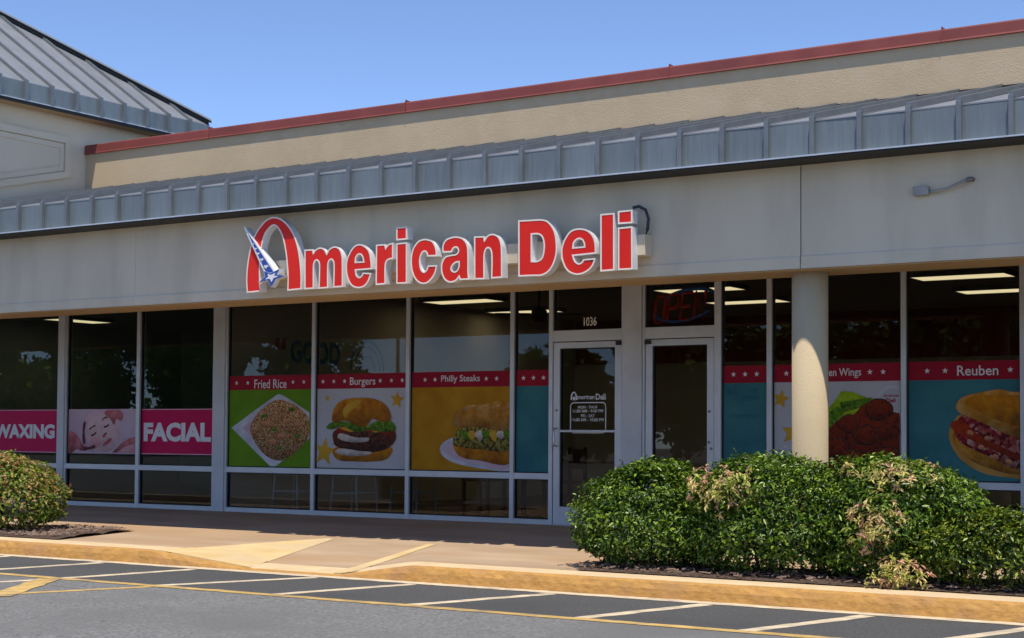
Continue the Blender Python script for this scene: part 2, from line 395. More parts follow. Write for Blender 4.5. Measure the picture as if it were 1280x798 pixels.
for p in [((-14.6,-6.66),(-14.3,-5.3)), ((-13.2,-6.66),(-12.95,-5.3)), ((-11.80,-6.64),(-11.62,-5.30)), ((-10.62,-6.66),(-10.40,-5.32)), ((-9.50,-6.64),(-8.98,-5.3)), ((-8.26,-6.64),(-7.93,-5.3)), ((-6.97,-6.64),(-6.58,-5.3)),
          ((-5.55,-6.64),(-5.24,-5.3)), ((-4.33,-6.64),(-4.0,-5.3)), ((-3.22,-6.6),(-2.84,-5.3)), ((-1.95,-6.6),(-1.6,-5.3)), ((-.7,-6.6),(-.4,-5.3))]:
    ragged('white_line', p[0], p[1], .12, -.1971, 'paint_white')
ragged('white_line', (-10.78,-7.30), (-10.62,-6.75), .11, -.1975, 'paint_white')
ragged('yellow_line', (-9.95,-7.92), (-9.48,-6.74), .11, -.1975, 'paint_yellow')
ragged('yellow_line', (-9.80,-8.0), (-10.66,-6.76), .20, -.1948, 'paint_yellow')

fl = MB()
for _ in range(170):                              # tar flecks and oil spots
    x, y = random.uniform(-14, 2), random.uniform(-12.5, -6.85); l = random.uniform(.008, .045); wd = l*random.uniform(.15, .5); a = random.uniform(-.5, .5); n = 9
    fl.add([(x+math.cos(a)*l*math.cos(q)*k-math.sin(a)*wd*math.sin(q)*k, y+math.sin(a)*l*math.cos(q)*k+math.cos(a)*wd*math.sin(q)*k, -.1988) for q, k in ((2*math.pi*i/n, random.uniform(.6, 1.1)) for i in range(n))], [tuple(range(n))])
for _ in range(7):                                # hairline cracks
    x, y, a = random.uniform(-12, 0), random.uniform(-11, -7.2), random.uniform(-.5, .5); V = []; n = 34
    for i in range(n):
        x += .07*math.cos(a); y += .07*math.sin(a); a += random.gauss(0, .28); a *= .93; w2 = .0035*(.4+random.random())
        V += [(x+math.sin(a)*w2, y-math.cos(a)*w2, -.1988), (x-math.sin(a)*w2, y+math.cos(a)*w2, -.1988)]
    fl.add(V, [(2*i, 2*i+2, 2*i+3, 2*i+1) for i in range(n-1)])
fl.build('tar_flecks', 'asphalt_mid', road, kind='stuff')
s_ = MB(); nx, ny = 600, 90
s_.grid(lambda u, v: (XL+(XR-XL)*u, .2-4.88*v, zs(XL+(XR-XL)*u, .2-4.88*v)), nx, ny)
s_.v = [(x, y, z) for x, y, z in s_.v]
sidewalk = s_.build('sidewalk', 'sidewalk', kind='structure', smooth=True)
k_ = MB(); xs = np.arange(XL, XR+.01, .08)
prof = []
for i, x in enumerate(xs):
    jit = lambda s: float(rng.normal(0, s))
    zb, zf = zs(x, YK0)+.004, zs(x, YK1)+.003; chip = max(0., float(rng.normal(-.002, .005))+.012*max(0., math.sin(x*2.3)+math.sin(x*5.1+1)-.6))
    prof.append([(x, YK0, zb), (x, YK0-.2, (zb+zf)/2+.004), (x, YK1+.045+chip, zf+.002), (x, YK1+.012+chip+jit(.003), zf-.016-chip+jit(.002)), (x, YK1-.012+jit(.003), zf*.55-.09), (x, YK1-.03+jit(.002), -.205)])
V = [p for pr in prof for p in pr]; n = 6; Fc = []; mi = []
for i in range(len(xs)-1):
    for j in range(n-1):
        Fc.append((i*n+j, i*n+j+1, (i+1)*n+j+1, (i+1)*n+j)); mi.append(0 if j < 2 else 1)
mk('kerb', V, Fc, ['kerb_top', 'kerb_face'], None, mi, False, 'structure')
# paint on the ramp flare and its far edge stripe
sheet('flare_paint', [(-11.12,-5.055),(-9.95,-5.06),(-10.90,-2.72),(-10.98,-2.70)], lambda x, y: zs(x, y)+(.0085 if y < -4.64 else .0035), 'paint_flare', sidewalk, 40)
sheet('stripe_paint', [(-8.98,-5.055),(-8.74,-5.055),(-9.56,-2.70),(-9.66,-2.72)], lambda x, y: zs(x, y)+(.0085 if y < -4.64 else .0035), 'paint_flare', sidewalk, 40)
# planting beds
def bed(name, fn, nu, nv):
    mb = MB(); mb.grid(lambda u, v: (*fn(u, v), zs(*fn(u, v))+.012+.03*math.sin(math.pi*clamp(v))*rng.random()), nu, nv)
    return mb.build(name, 'mulch', None, kind='structure', smooth=True)
bedR = bed('planting_bed', lambda u, v: (-6.98+.25*(1-v)*(1-u)+(XR+6.98)*u, -4.695+1.25*v), 90, 12)
bedL = bed('planting_bed', lambda u, v: (XL+(-12.95-.55*v-XL)*u, -4.695+1.62*v), 80, 14)
def chips(name, pts, parent):
    mb = MB()
    for x, y in pts:
        a = random.uniform(0, math.pi); l = random.uniform(.012, .035); h = random.uniform(.004, .012); t = random.uniform(-.4, .4)
        z = zs(x, y)+.03+random.uniform(0, .012); dx, dy = math.cos(a)*l, math.sin(a)*l
        mb.add([(x-dx,y-dy,z-l*t),(x+dx,y+dy,z+l*t),(x+dx-dy*.4,y+dy+dx*.4,z+l*t+h),(x-dx-dy*.4,y-dy+dx*.4,z-l*t+h)], [(0,1,2,3)])
    return mb.build(name, 'chip', parent, kind='stuff')
chips('wood_chips', [(random.uniform(-14.6, -13.1-.5*q), -4.66+1.55*q) for q in (random.random() for _ in range(900))], bedL)
chips('wood_chips', [(random.uniform(-6.9, -2.), random.uniform(-4.68, -3.5)) for _ in range(1500)], bedR)

# ------------------------------------------------------------------ shop building
B = thing('shop_building', 'long beige and grey strip mall building with dark metal canopy roof and glass shopfronts', 'building', (-9, 2, 0))
YF = -3.04                                        # beam face
fj = py(1001, 260, YF)[0]
for x0, x1 in ((XL, -13.6), (-13.596, fj-.005), (fj+.005, XR)):
    mb = MB(); mb.prism_x([(YF,2.615),(YF,3.4015),(-2.47,3.4015),(-2.47,2.5),(YF-.012,2.5),(YF-.012,2.60)], x0, x1)
    mb.build('fascia_panel', 'fascia', B)
box('fascia_joint', fj-.02, fj+.02, YF+.012, YF+.03, 2.51, 3.39, 'gasket', B)
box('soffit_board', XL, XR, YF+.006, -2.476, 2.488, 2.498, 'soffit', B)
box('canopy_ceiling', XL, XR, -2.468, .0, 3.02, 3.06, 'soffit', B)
# eave
box('eave_board', XL, XR, -3.36, -2.6, 3.402, 3.4105, 'black_and_shade', B)  # underside coloured black for the deep shadow below the overhang
box('eave_shadow_trim', XL, XR, -3.375, -3.361, 3.398, 3.4108, 'black_and_shade', B)  # thin black strip standing for the shadow gap under the drip edge
box('drip_edge', XL, XR, -3.388, -3.29, 3.411, 3.424, 'drip', B)
P0 = -3.551                                       # one measured rib
SL = .249; YW = -.70; ZT = 3.715; YE = -3.31
pitch = .4182
vp = MB().box(0, pitch-.004, YE, YE+.02, 3.424, ZT-.012).v
mbp = MB().box(.002, pitch-.002, YE, YE+.018, 3.4245, ZT)
me_front = None
def shared(builder, name, mats):
    me = bpy.data.meshes.new(name); me.from_pydata(builder.v, [], builder.f); me.polygons.foreach_set('material_index', builder.m); me.update()
    for m in (mats if isinstance(mats, (list,tuple)) else [mats]): me.materials.append(M(m))
    return me
def ys(y): return ZT+(y-YE)*SL
front = shared(MB().box(.002, pitch-.002, 0, .018, 3.4245, ZT-.001, 0, .002), 'roof_edge_panel', 'roofmetal')
slope = shared(MB().prism_x([(-.003, ZT+.0005), (-.003, ZT+.013), (YW-YE-.004, ZT+.013+(YW-YE)*SL), (YW-YE-.004, ZT+(YW-YE)*SL)], .002, pitch-.002), 'roof_pan', 'roofslope')
rb = MB()
rb.box(-.020, .020, -.052, -.001, 3.426, ZT+.035, 0, .003)
rb.prism_x([(-.030, ZT+.014), (-.030, ZT+.066), (YW-YE-.005, ZT+.070+(YW-YE)*SL), (YW-YE-.005, ZT+.014+(YW-YE)*SL)], -.020, .020)
ribm = shared(rb, 'roof_rib', 'rib')
i0 = int((XL-P0)/pitch)+1; i1 = int((XR-P0)/pitch)
for i in range(i0, i1):
    x = P0+i*pitch
    fp_ = link('roof_edge_panel', front, None, B, (x, YE, 0)); fp_.rotation_euler.y = 0.; fp_.rotation_euler.z = random.uniform(-.012, .012); link('roof_rib', ribm, None, B, (x, YE, 0))
    if x > -17.05 or x < -22.3: link('roof_pan', slope, None, B, (x, YE, 0))
# parapet
box('parapet_wall', -17.05, XR, YW, YW+.25, 4.2, 4.92, 'cream', B)
box('wall_shadow_strip', -17.04, XR, YW-.03, YW-.002, 4.372, 4.415, 'black_and_shade', B)  # black strip painting the shadow slots where the pans meet the wall
xs_ = [-17.05, -14.7, -11.49, -7.94, -4.953, -1.9, 1.2, 4.2, XR]
for a, b in zip(xs_[:-1], xs_[1:]):
    mb = MB(); mb.prism_x([(YW-.042,4.908),(YW-.034,4.925),(YW-.030,5.02),(YW-.022,5.035),(YW+.3,5.045),(YW+.3,4.908)], a+.002, b-.002)
    cp = mb.build('parapet_cap', 'cap', B)
    if a > -16: MB().prism_x([(YW-.05,4.90),(YW-.036,5.03),(YW-.032,5.062),(YW-.01,5.06),(YW+.3,5.048),(YW-.02,5.03)], a-.005, a+.005).build('cap_seam', 'cap', cp)
# columns of the arcade
def column(x):
    mb = MB(); n = 48; r = .158
    for z0, z1, rr in ((-.08, .06, r+.03), (.06, 2.50, r)):
        V = [(x+rr*math.cos(2*math.pi*k/n), -2.755+rr*math.sin(2*math.pi*k/n), z) for z in (z0, z1) for k in range(n)]
        mb.add(V, [(k, (k+1) % n, n+(k+1) % n, n+k) for k in range(n)]+[tuple(range(n,2*n))])
    o = mb.build('column', 'column', B)
    for p in o.data.polygons: p.use_smooth = len(p.vertices) == 4
xc = py(1012.6, 500, -2.755)[0]
for x in (xc,): column(x)
# shopfront frame: (x0, x1)
MU = [(-23.3,-23.1),(-20.2,-20.15),(-18.36,-18.17),(-16.735,-16.67),(-15.27,-15.01),(-13.53,-13.475),(-12.0,-11.945),(-10.447,-10.392),(-9.902,-9.85),
      (-8.925,-8.625),(-7.755,-7.675),(-7.13,-7.072),(-5.634,-5.58),(-4.42,-4.33),(-2.9,-2.845),(-1.4,-1.345),(.2,.4)]
ZH = 2.95
for a, b in MU:
    wide = b-a > .15
    mb = MB()
    if wide:
        mb.box(a+.03, b-.03, -.02, .12, -.01, ZH, 0, .002); mb.box(a, a+.028, 0, .11, -.01, ZH, 1, .002); mb.box(b-.028, b, 0, .11, -.01, ZH, 1, .002)
        mb.build('pilaster', ['pilaster', 'frame'], B)
    else: mb.box(a, b, 0, .11, -.01, ZH, 0, .002).build('mullion', 'frame', B)
box('head_rail', -23.2, .3, .004, .106, ZH, 3.02, 'frame', B)
GY = .05
def pane(x0, x1, z0, z1, mat, parent=None):
    o = box('window_pane', x0-.004, x1+.004, GY, GY+.006, z0-.004, z1+.004, mat, parent or B)
    g = MB()
    t = .012
    g.box(x0, x0+t, .03, .029+.045, z0, z1); g.box(x1-t, x1, .03, .029+.045, z0, z1); g.box(x0+t, x1-t, .03, .029+.045, z0, z0+t); g.box(x0+t, x1-t, .03, .029+.045, z1-t, z1)
    g.build('gasket', 'gasket', o)
    return o
for (a0, a1), (b0, b1) in zip(MU[:-1], MU[1:]):
    x0, x1 = a1, b0; door = (abs(a0+9.902) < .01) or (abs(a0+8.925) < .01); gm = 'glass_salon' if x1 < -15 else 'glass'
    if door:
        box('transom_rail', x0+.001, x1-.001, .002, .108, 2.145, 2.275, 'frame', B, .002)
        pane(x0, x1, 2.275, ZH, gm)
    else:
        box('sill_rail', x0+.001, x1-.001, .001, .109, -.02, .058, 'frame', B, .002)
        box('mid_rail', x0+.001, x1-.001, .001, .109, .528, .6, 'frame', B, .002)
        pane(x0, x1, .058, .528, gm); pane(x0, x1, .6, ZH, gm)
# doors
def door(x0, x1, left_handle):
    mb = MB(); st = .085
    mb.box(x0, x0+st, .012, .058, .012, 2.135, 0, .002); mb.box(x1-st, x1, .012, .058, .012, 2.135, 0, .002)
    mb.box(x0+st, x1-st, .013, .057, 2.065, 2.135, 0, .002); mb.box(x0+st, x1-st, .013, .057, .012, .215, 0, .002)
    d = mb.build('door', 'frame', B)
    pane(x0+st, x1-st, .215, 2.065, 'glass', d)
    box('threshold', x0-.02, x1+.02, -.02, .1, -.02, .010, 'aluminium', d)
    box('closer_box', (x1-.06 if left_handle else x0-.0), (x1+.01 if left_handle else x0+.07), -.02, .010, 2.085, 2.13, 'black_and_shade', d, .003)
    hx = x0+.045
    if left_handle:
        MB().tube([(hx,.012,.92),(hx,-.035,.925),(hx,-.05,.95),(hx,-.05,1.10),(hx,-.035,1.125),(hx,.012,1.13)], .011, 8).build('pull_handle', 'aluminium', d, True)
        box('push_bar', x0+st+.0, x1-st, .018, .040, 1.085, 1.112, 'frame', d, .004)
    for z in ((1.34,) if left_handle else (1.32, .98, .91)):
        xx = hx if left_handle else x1-.045+random.uniform(-.02, .02)
        MB().tube([(xx,.013,z),(xx,.004,z)], .016, 10).build('lock', 'steel_grey', d)
    return d
d1 = door(-9.842, -8.932, True); d2 = door(-8.617, -7.763, False)
# lettering on the door glass and the street number
mb = MB(); y = GY+.0075
def bb(xa, ya, xb, yb, Y=GY): p, q = py(xa, ya, Y), py(xb, yb, Y); return p[0], q[0], min(p[2], q[2]), max(p[2], q[2])
yl = GY-.0012
x0, x1, z0, z1 = bb(713.3, 499.5, 722, 491.5); 
put_text(mb, 'merican', *bb(721.5, 499.5, 743.3, 493.8), yl, 0, .015); put_text(mb, 'Deli', *bb(744.8, 500, 757.3, 492.2), yl, 0, .025)
A0 = bb(713.3, 500.2, 721.5, 489.8); aw = A0[1]-A0[0]; ah = A0[3]-A0[2]; ax = A0[0]
La = loop([(0,0,1),(.05,.55),(.25,.88),(.5,1.),(.75,.88),(.95,.55),(1,0,1),(.8,0,1),(.76,.5),(.5,.85),(.26,.52),(.2,0,1)])
V_, F_ = fill([La*[aw, ah]+[ax, A0[2]]], 0.); mb.add([(p[0], yl, p[1]) for p in V_], F_)
poly(mb, star(ax+.55*aw, A0[2]+.18*ah, .035), yl)
for s, (xa, xb, zb, zt) in (('MON - THUR', bb(722.5, 511, 747, 507.3)), ('11:00 AM - 9:00 PM', bb(716, 516, 754, 511.9)), ('FRI - SAT', bb(726.3, 521.9, 743.5, 518)), ('11:00 AM - 10:00 PM', bb(715, 527, 754.8, 522.8))):
    put_text(mb, s, xa, xb, zb, zt, yl, 0, .012)
xa, xb, zb, zt = bb(712.5, 541.8, 757.8, 502.7)
def rrect(x0, x1, z0, z1, r):
    return np.array([(cx+r*math.cos(a), cz+r*math.sin(a)) for cx, cz, s in ((x1-r,z1-r,0),(x0+r,z1-r,1),(x0+r,z0+r,2),(x1-r,z0+r,3)) for a in (math.pi/2*(s+k/4) for k in range(5))])
V_, F_ = fill([rrect(xa, xb, zb, zt, .05), rrect(xa+.012, xb-.012, zb+.012, zt-.012, .04)], 0.)
mb.add([(p[0], yl, p[1]) for p in V_], F_)
mb.build('lettering', 'decal_white', d1)
mb = MB(); put_text(mb, '1036', *bb(729.8, 408, 745.8, 396.2), yl, 0, .01); mb.build('street_number', 'trimcap', B)

# ------------------------------------------------------------------ interior
XP = -15.14
box('floor', XP, .5, .11, 9.2, -.06, .0, 'floor_deli', None, kind='structure'); box('floor', XL, XP-.1, .11, 8.2, -.06, .0, 'floor_salon', None, kind='structure')
box('ceiling', XP, .5, .105, 9.2, 3.15, 3.2, 'ceiling', None, kind='structure'); box('ceiling', XL, XP-.1, .105, 8.2, 3.15, 3.2, 'ceiling', None, kind='structure')
lw = box('wall_side', XP-.1, -15.05, .112, 9.2, .0, 3.15, 'wall_deli', None, kind='structure')
bw = box('wall_back', XP, .5, 9.2, 9.3, 0, 3.15, 'wall_deli', None, kind='structure')
box('wall_band', -15., .4, 9.17, 9.198, 2.35, 3.14, 'wall_red', bw)
box('wall_side', .4, .5, .112, 9.2, 0, 3.15, 'wall_red', None, kind='structure')
box('wall_back', XL, XP-.1, 8.2, 8.3, 0, 3.15, 'wall_salon', None, kind='structure')
box('wall_side', XL-.1, XL, .1, 8.2, 0, 3.15, 'wall_salon', None, kind='structure')
box('wall_header', XL, .5, .106, .2, 3.02, 3.149, 'black_and_shade', None, kind='structure')
box('building_roof_deck', XL, XR, YW+.25, 9.3, 3.3, 3.4, 'black_and_shade', B)
# writing on the side wall
wx = -15.047
g = MB(); put_text(g, 'GOOD', 1.33, 2.45, 2.06, 2.40, wx, 0, .04, 0, 'y'); g.build('wall_lettering', 'decal_blue', lw)
g = MB()
for k in range(2):
    yy = 1.0+.13*k; g.add([(wx, yy, 2.24), (wx, yy+.1, 2.24), (wx, yy+.1, 2.33), (wx, yy+.11, 2.40), (wx, yy+.05, 2.40), (wx, yy, 2.33)], [(0,1,2,3,4,5)])
g.build('wall_lettering', 'decal_red', lw)
g = MB()
for r0, r1 in ((.46, .43), (.36, .34), (.22, .19)):
    n = 28; V = []
    for k in range(n+1):
        a = math.pi*k/n; V += [(wx, 3.1-r*math.cos(a)*.9, 2.02+r*math.sin(a)) for r in (r0, r1)]
    g.add(V, [(2*k, 2*k+2, 2*k+3, 2*k+1) for k in range(n)])
g.build('wall_emblem', 'decal_blue', lw)
# ceiling lights
def ceil_light(x, y, label, turn=False):
    t = thing('ceiling_light', label, 'light', (x, y, 3.08), 'fluorescent ceiling lights')
    a, b = (.29, .62) if turn else (.62, .29); e = .025
    mb = MB(); mb.box(x-a, x+a, y-b, y-b+e, 3.085, 3.149); mb.box(x-a, x+a, y+b-e, y+b, 3.085, 3.149); mb.box(x-a, x-a+e, y-b+e, y+b-e, 3.085, 3.149); mb.box(x+a-e, x+a, y-b+e, y+b-e, 3.085, 3.149)
    mb.build('frame', 'steel_grey', t)
    for s in (-1, 1):
        if turn: box('diffuser', x+s*.133-.129, x+s*.133+.129, y-.594, y+.594, 3.09, 3.12, 'tube_light', t)
        else: box('diffuser', x-.594, x+.594, y+s*.133-.129, y+s*.133+.129, 3.09, 3.12, 'tube_light', t)
SAME = 'glowing fluorescent panel light on the dark ceiling inside the deli'
for x, y in ((-13.95, 4.05), (-14.2, 6.2), (-9.95, 4.05), (-10.2, 6.2), (-6.25, 4.05), (-6.35, 6.2), (-2.4, 4.05)): ceil_light(x, y, SAME)
ceil_light(-22.55, 4.1, 'glowing ceiling light seen through the window above the pink salon posters', True)
# ceiling fan
def fan(x, y):
    t = thing('ceiling_fan', 'dark ceiling fan hanging behind the glass beside the door', 'fan', (x, y, 2.6))
    MB().tube([(x,y,3.15),(x,y,2.8)], .015).build('rod', 'black_and_shade', t)
    MB().tube([(x,y,2.84),(x,y,2.8),(x,y,2.68),(x,y,2.64)], [.05,.11,.11,.06], 14).build('motor', 'black_and_shade', t)
    for k in range(4):
        a = math.pi/2*k+.5; c, s = math.cos(a), math.sin(a)
        MB().add([(x+c*r-s*q*w, y+s*r+c*q*w, z) for r, w in ((.12,.04),(.62,.07)) for q in (-1,1) for z in (2.745+.012*q, 2.752+.012*q)], [(0,2,6,4),(1,5,7,3),(0,1,3,2),(4,6,7,5),(0,4,5,1),(2,3,7,6)]).build('blade', 'black_and_shade', t)
fp = pz(674, 393, 2.75); fan(fp[0], fp[1])
# stools, tables, chairs
def stool(x, y, label):
    t = thing('bar_stool', label, 'stool', (x, y, 0), 'metal bar stools by the window')
    h = .76; r = .19
    for sx in (-1, 1):
        for sy in (-1, 1):
            top = 1.1 if sy > 0 else h
            MB().tube([(x+sx*(r+.03), y+sy*(r+.03), .0), (x+sx*r*.95, y+sy*r*.95, h), *([(x+sx*r*.93, y+r*1.08, top)] if sy > 0 else [])], .014, 8).build('leg', 'stool_paint', t, True)
    for z in (.28, .5):
        k = r+.03-.04*z
        for a, b in (((-k,-k),(k,-k)), ((k,-k),(k,k)), ((k,k),(-k,k)), ((-k,k),(-k,-k))):
            MB().tube([(x+a[0],y+a[1],z),(x+b[0],y+b[1],z)], .01, 6).build('stretcher', 'stool_paint', t)
    box('seat', x-.2, x+.2, y-.2, y+.2, h, h+.04, 'seat_black', t, .012); box('backrest', x-.18, x+.18, y+.195, y+.22, .98, 1.12, 'stool_paint', t, .008)
stool(-14.25, .55, 'silver metal bar stool behind the glass under the fried rice poster')
stool(-13.2, .50, 'silver metal bar stool close behind the glass under the burger poster')
stool(-12.72, 1.15, 'silver metal bar stool standing deeper inside under the burger poster')
def table(x, y, label):
    t = thing('dining_table', label, 'table', (x, y, 0), 'dining tables inside the deli')
    box('table_top', x-.4, x+.4, y-.35, y+.35, .72, .75, 'wood', t, .004); MB().tube([(x,y,.03),(x,y,.72)], .035, 10).build('pedestal', 'black_and_shade', t)
    MB().box(x-.28,x+.28,y-.03,y+.03,.0,.03).box(x-.03,x+.03,y-.28,y+.28,.002,.032).build('foot', 'black_and_shade', t)
def chair(x, y, f, label):
    t = thing('dining_chair', label, 'chair', (x, y, 0), 'dining chairs inside the deli')
    for sx in (-1, 1):
        for sy in (-1, 1): box('leg', x+sx*.19-.018, x+sx*.19+.018, y+sy*.19-.018, y+sy*.19+.018, 0, .44 if sx != f else .9, 'seat_red', t)
    box('seat', x-.22, x+.22, y-.22, y+.22, .441, .48, 'seat_red', t, .01); box('backrest', x+f*.19-.014, x+f*.19+.014, y-.17, y+.17, .62, .88, 'wood', t, .004)
for i, x in enumerate((-11.2, -6.4)):
    table(x, 1.5, ('dining table behind the glass under the sandwich poster with the yellow background', 'dining table behind the glass near the round column')[i])
    chair(x-.62, 1.5, -1, ('red dining chair behind the glass beneath the yellow sandwich poster', 'red dining chair inside behind the chicken poster')[i])
    chair(x+.62, 1.5, 1, ('red dining chair behind the glass beneath the narrow plain teal poster', 'red dining chair inside behind the toasted sandwich poster')[i])
# open sign
def open_sign():
    x0, x1, z0, z1 = bb(818, 403.5, 897, 359.5, .13); cx, cz = (x0+x1)/2, (z0+z1)/2
    t = thing('open_sign', 'unlit red and blue neon OPEN sign hanging in the glass above the door', 'sign', (cx, .13, z0))
    n = 40; rx, rz = (x1-x0)/2, (z1-z0)/2
    def el(a): 
        u, v = rx*math.cos(a), rz*.93*math.sin(a); return (cx+u, .13, cz+v+.16*u)
    for a0, a1 in ((math.radians(-18), math.radians(128)), (math.radians(175), math.radians(318))):
        MB().tube([el(a0+(a1-a0)*k/n) for k in range(n+1)], .020, 8).build('oval_tube', 'neon_blue', t, True)
    G = {'O': [[(0,.2),(0,.8),(.2,1),(.8,1),(1,.8),(1,.2),(.8,0),(.2,0),(0,.2)]], 'P': [[(0,0),(0,1),(.8,1),(1,.85),(1,.6),(.8,.48),(.05,.48)]],
         'E': [[(1,1),(0,1),(0,0),(1,0)], [(0,.5),(.85,.5)]], 'N': [[(0,0),(0,1),(1,0),(1,1)]]}
    lw_, lh = .122, .30
    for k, ch in enumerate('OPEN'):
        m_ = MB()
        for st in G[ch]: m_.tube([(cx-.385+k*.168+p[0]*lw_+.12*(p[1]-.5)*lh, .125, cz-.155-.015+p[1]*lh+.06*(k*.2-.35+p[0]*.15)) for p in st], .021, 8)
        m_.build('letter_tube', 'neon_red', t)
    for s in (-.28, .28): MB().tube([(cx+s,.13,cz+.20),(cx+s,.13,3.02)], .004, 5).build('hanger', 'cable', t)
open_sign()

# ------------------------------------------------------------------ window posters
PYL = GY-.004                                   # perforated film on the outer face of the glass
STEP = .0009
def P(x, y): p = py(x, y, PYL); return (p[0], p[2])
def PL(pts, k=5): return loop([(*P(q[0], q[1]), 1) if len(q) > 2 else P(q[0], q[1]) for q in pts], k)
class Poster:
    def __init__(s, name, label, x0, x1, z0, z1, mat, cat='poster'):
        s.x = (x0+.013, x1-.013); s.z = (z0+.013, z1); s.k = 0
        s.t = thing(name, label, cat, ((x0+x1)/2, PYL, z0), 'printed posters on the shop windows')
        box('sheet', *s.x, PYL, PYL+.002, *s.z, mat, s.t)
    def y(s): s.k += 1; return PYL-STEP*s.k
    def clip(s, L):
        L = np.array(L); L[:,0] = np.clip(L[:,0], s.x[0]+.001, s.x[1]-.001); L[:,1] = np.clip(L[:,1], s.z[0]+.001, s.z[1]-.001); return L
    def shape(s, name, L, mat):
        V, Fc = fill([s.clip(L)], 0.); y = s.y(); mk(name, [(p[0], y, p[1]) for p in V], Fc, mat, s.t)
    def band(s, z0, z1, words=None, wpx=None, stars=()):
        mb = MB().box(s.x[0]-.0005, s.x[1]+.0005, PYL-.0012, PYL-.0004, z0, z1); mb.build('red_band', 'poster_red', s.t); s.k += 2
        y = s.y(); mb = MB()
        if words: put_text(mb, words, *wpx, y, 0, .008); mb.build('band_lettering', 'poster_letter', s.t)
        for q in stars:
            zc = (z0+z1)/2; xx = py(q, 470, PYL)[0]
            if s.x[0]+.03 < xx < s.x[1]-.03: poly(MB(), star(xx, zc, .032), y).build('band_star', 'poster_letter', s.t)
ZB0, ZB1 = 1.632, 1.822
def tb(xa, ya, xb, yb): p, q = P(xa, ya), P(xb, yb); return p[0], q[0], min(p[1], q[1]), max(p[1], q[1])
def mulls(i): return MU[i][1], MU[i+1][0]
# fried rice
p = Poster('food_poster', 'window poster of fried rice on a white plate over green', *mulls(4), .6, ZB1, 'poster_green')
p.band(ZB0, ZB1, 'Fried Rice', tb(318, 486, 358.5, 474), (296, 310, 366.5, 380))
p.shape('plate', PL([(289.5,535,1),(346,494),(352,493.5),(387,516,1),(387,548,1),(345,583,1),(338,583,1)], 4), 'plate')
p.shape('plate_well', PL([(303,535,1),(348,501,1),(387,522,1),(387,545,1),(344,575,1)], 3), 'face_ground')
p.shape('fried_rice', PL([(313,538),(320,520),(332,508),(346,500),(362,503),(377,512),(386,524),(386,545),(376,560),(356,575),(340,574),(325,562)]), 'rice')
for a in ((343,537),(331,520),(365,512),(372,545),(350,560)):
    p.shape('herb', PL([(a[0]-4,a[1]+1),(a[0],a[1]-2),(a[0]+4,a[1]-1),(a[0]+1,a[1]+2)]), 'lettuce')
for a in ((333,530),(352,546),(361,527),(341,553),(372,532)):
    p.shape('shrimp', PL([(a[0]-5,a[1]+2),(a[0]-3,a[1]-3),(a[0]+4,a[1]-3),(a[0]+5,a[1]+1),(a[0],a[1]+3)]), 'shrimp')
# burger
p = Poster('food_poster', 'window poster of a hamburger with gold stars over white', *mulls(5), .6, ZB1, 'poster_white')
p.band(ZB0, ZB1, 'Burgers', tb(437.5, 484.5, 469.5, 471.5), (404, 417.5, 431, 475.5, 489.5, 503))
for cx_, cy_, r_ in ((405.5,565,.19),(496.5,500,.115),(409.5,498,.045)):
    c = P(cx_, cy_); p.shape('gold_star', star(c[0], c[1], r_, .12, .45), 'print_star')
p.shape('bottom_bun', PL([(417,562),(421,574),(440,577),(470,577),(485,573),(490,560),(470,556),(440,556)]), 'bun')
p.shape('lettuce', PL([(418,556),(440,562),(470,560),(492,556),(488,549),(450,547),(420,548)]), 'lettuce')
p.shape('patty', PL([(416,545),(421,558),(450,565),(480,563),(495,550),(493,540),(455,536),(420,538)]), 'patty')
p.shape('onion', PL([(423,548),(440,553),(460,552),(462,548),(445,547),(425,542)]), 'onion')
p.shape('onion', PL([(420,566),(440,570),(465,567),(450,564),(424,561)]), 'onion')
p.shape('tomato', PL([(420,541),(440,539),(475,541),(493,545),(494,538),(470,534),(430,532)]), 'tomato')
p.shape('cheese', PL([(424,535,1),(450,532),(486,534,1),(470,541),(462,536),(440,540)]), 'print_star')
p.shape('lettuce', PL([(409,534),(420,527),(440,529),(458,534),(470,527),(488,526),(495,537),(478,540),(462,538),(445,540),(428,533),(416,537)]), 'lettuce')
p.shape('top_bun', PL([(417,528),(418,512),(428,501),(450,497.5),(472,500),(485,510),(489,525),(478,528),(466,524),(458,534),(445,531),(430,526)]), 'bun')
p.shape('bun_highlight', PL([(430,512),(440,503),(452,501),(448,507),(438,515),(432,522)]), 'print_star')
# philly
p = Poster('food_poster', 'window poster of a long filled steak roll on a plate over orange', *mulls(6), .6, ZB1, 'poster_orange')
p.band(ZB0, ZB1, 'Philly Steaks', tb(551.5, 480, 600, 468.5), (531.5, 544, 608, 621))
p.shape('plate', PL([(550,563),(556,552),(575,545),(600,540),(638,538),(638,588),(610,587),(580,582),(560,575)]), 'plate')
p.shape('plate_rim', PL([(556,562),(566,553),(590,548),(638,545),(638,584),(600,581),(570,574)]), 'face_ground')
p.shape('bottom_roll', PL([(568,553),(590,557),(638,560),(638,580),(600,576),(574,570)]), 'bun')
p.shape('filling', PL([(568,545),(574,536),(600,534),(638,536),(638,562),(600,562),(575,559),(567,556)]), 'filling')
for i in range(7): p.shape('cheese_drip', PL([(576+i*9,541+i%3),(582+i*9,538),(586+i*9,543),(583+i*9,552-i%2*3),(579+i*9,548)]), ('lettuce','print_star','onion')[i%3])
p.shape('top_roll', PL([(566,527),(568,518),(580,508),(600,505.5),(638,504.5),(638,536),(600,534),(580,535),(568,533)]), 'bread')
for i in range(4): p.shape('flour', PL([(580+i*16,512),(588+i*16,507.5),(596+i*15,507),(590+i*15,509),(583+i*16,513)]), 'flour')
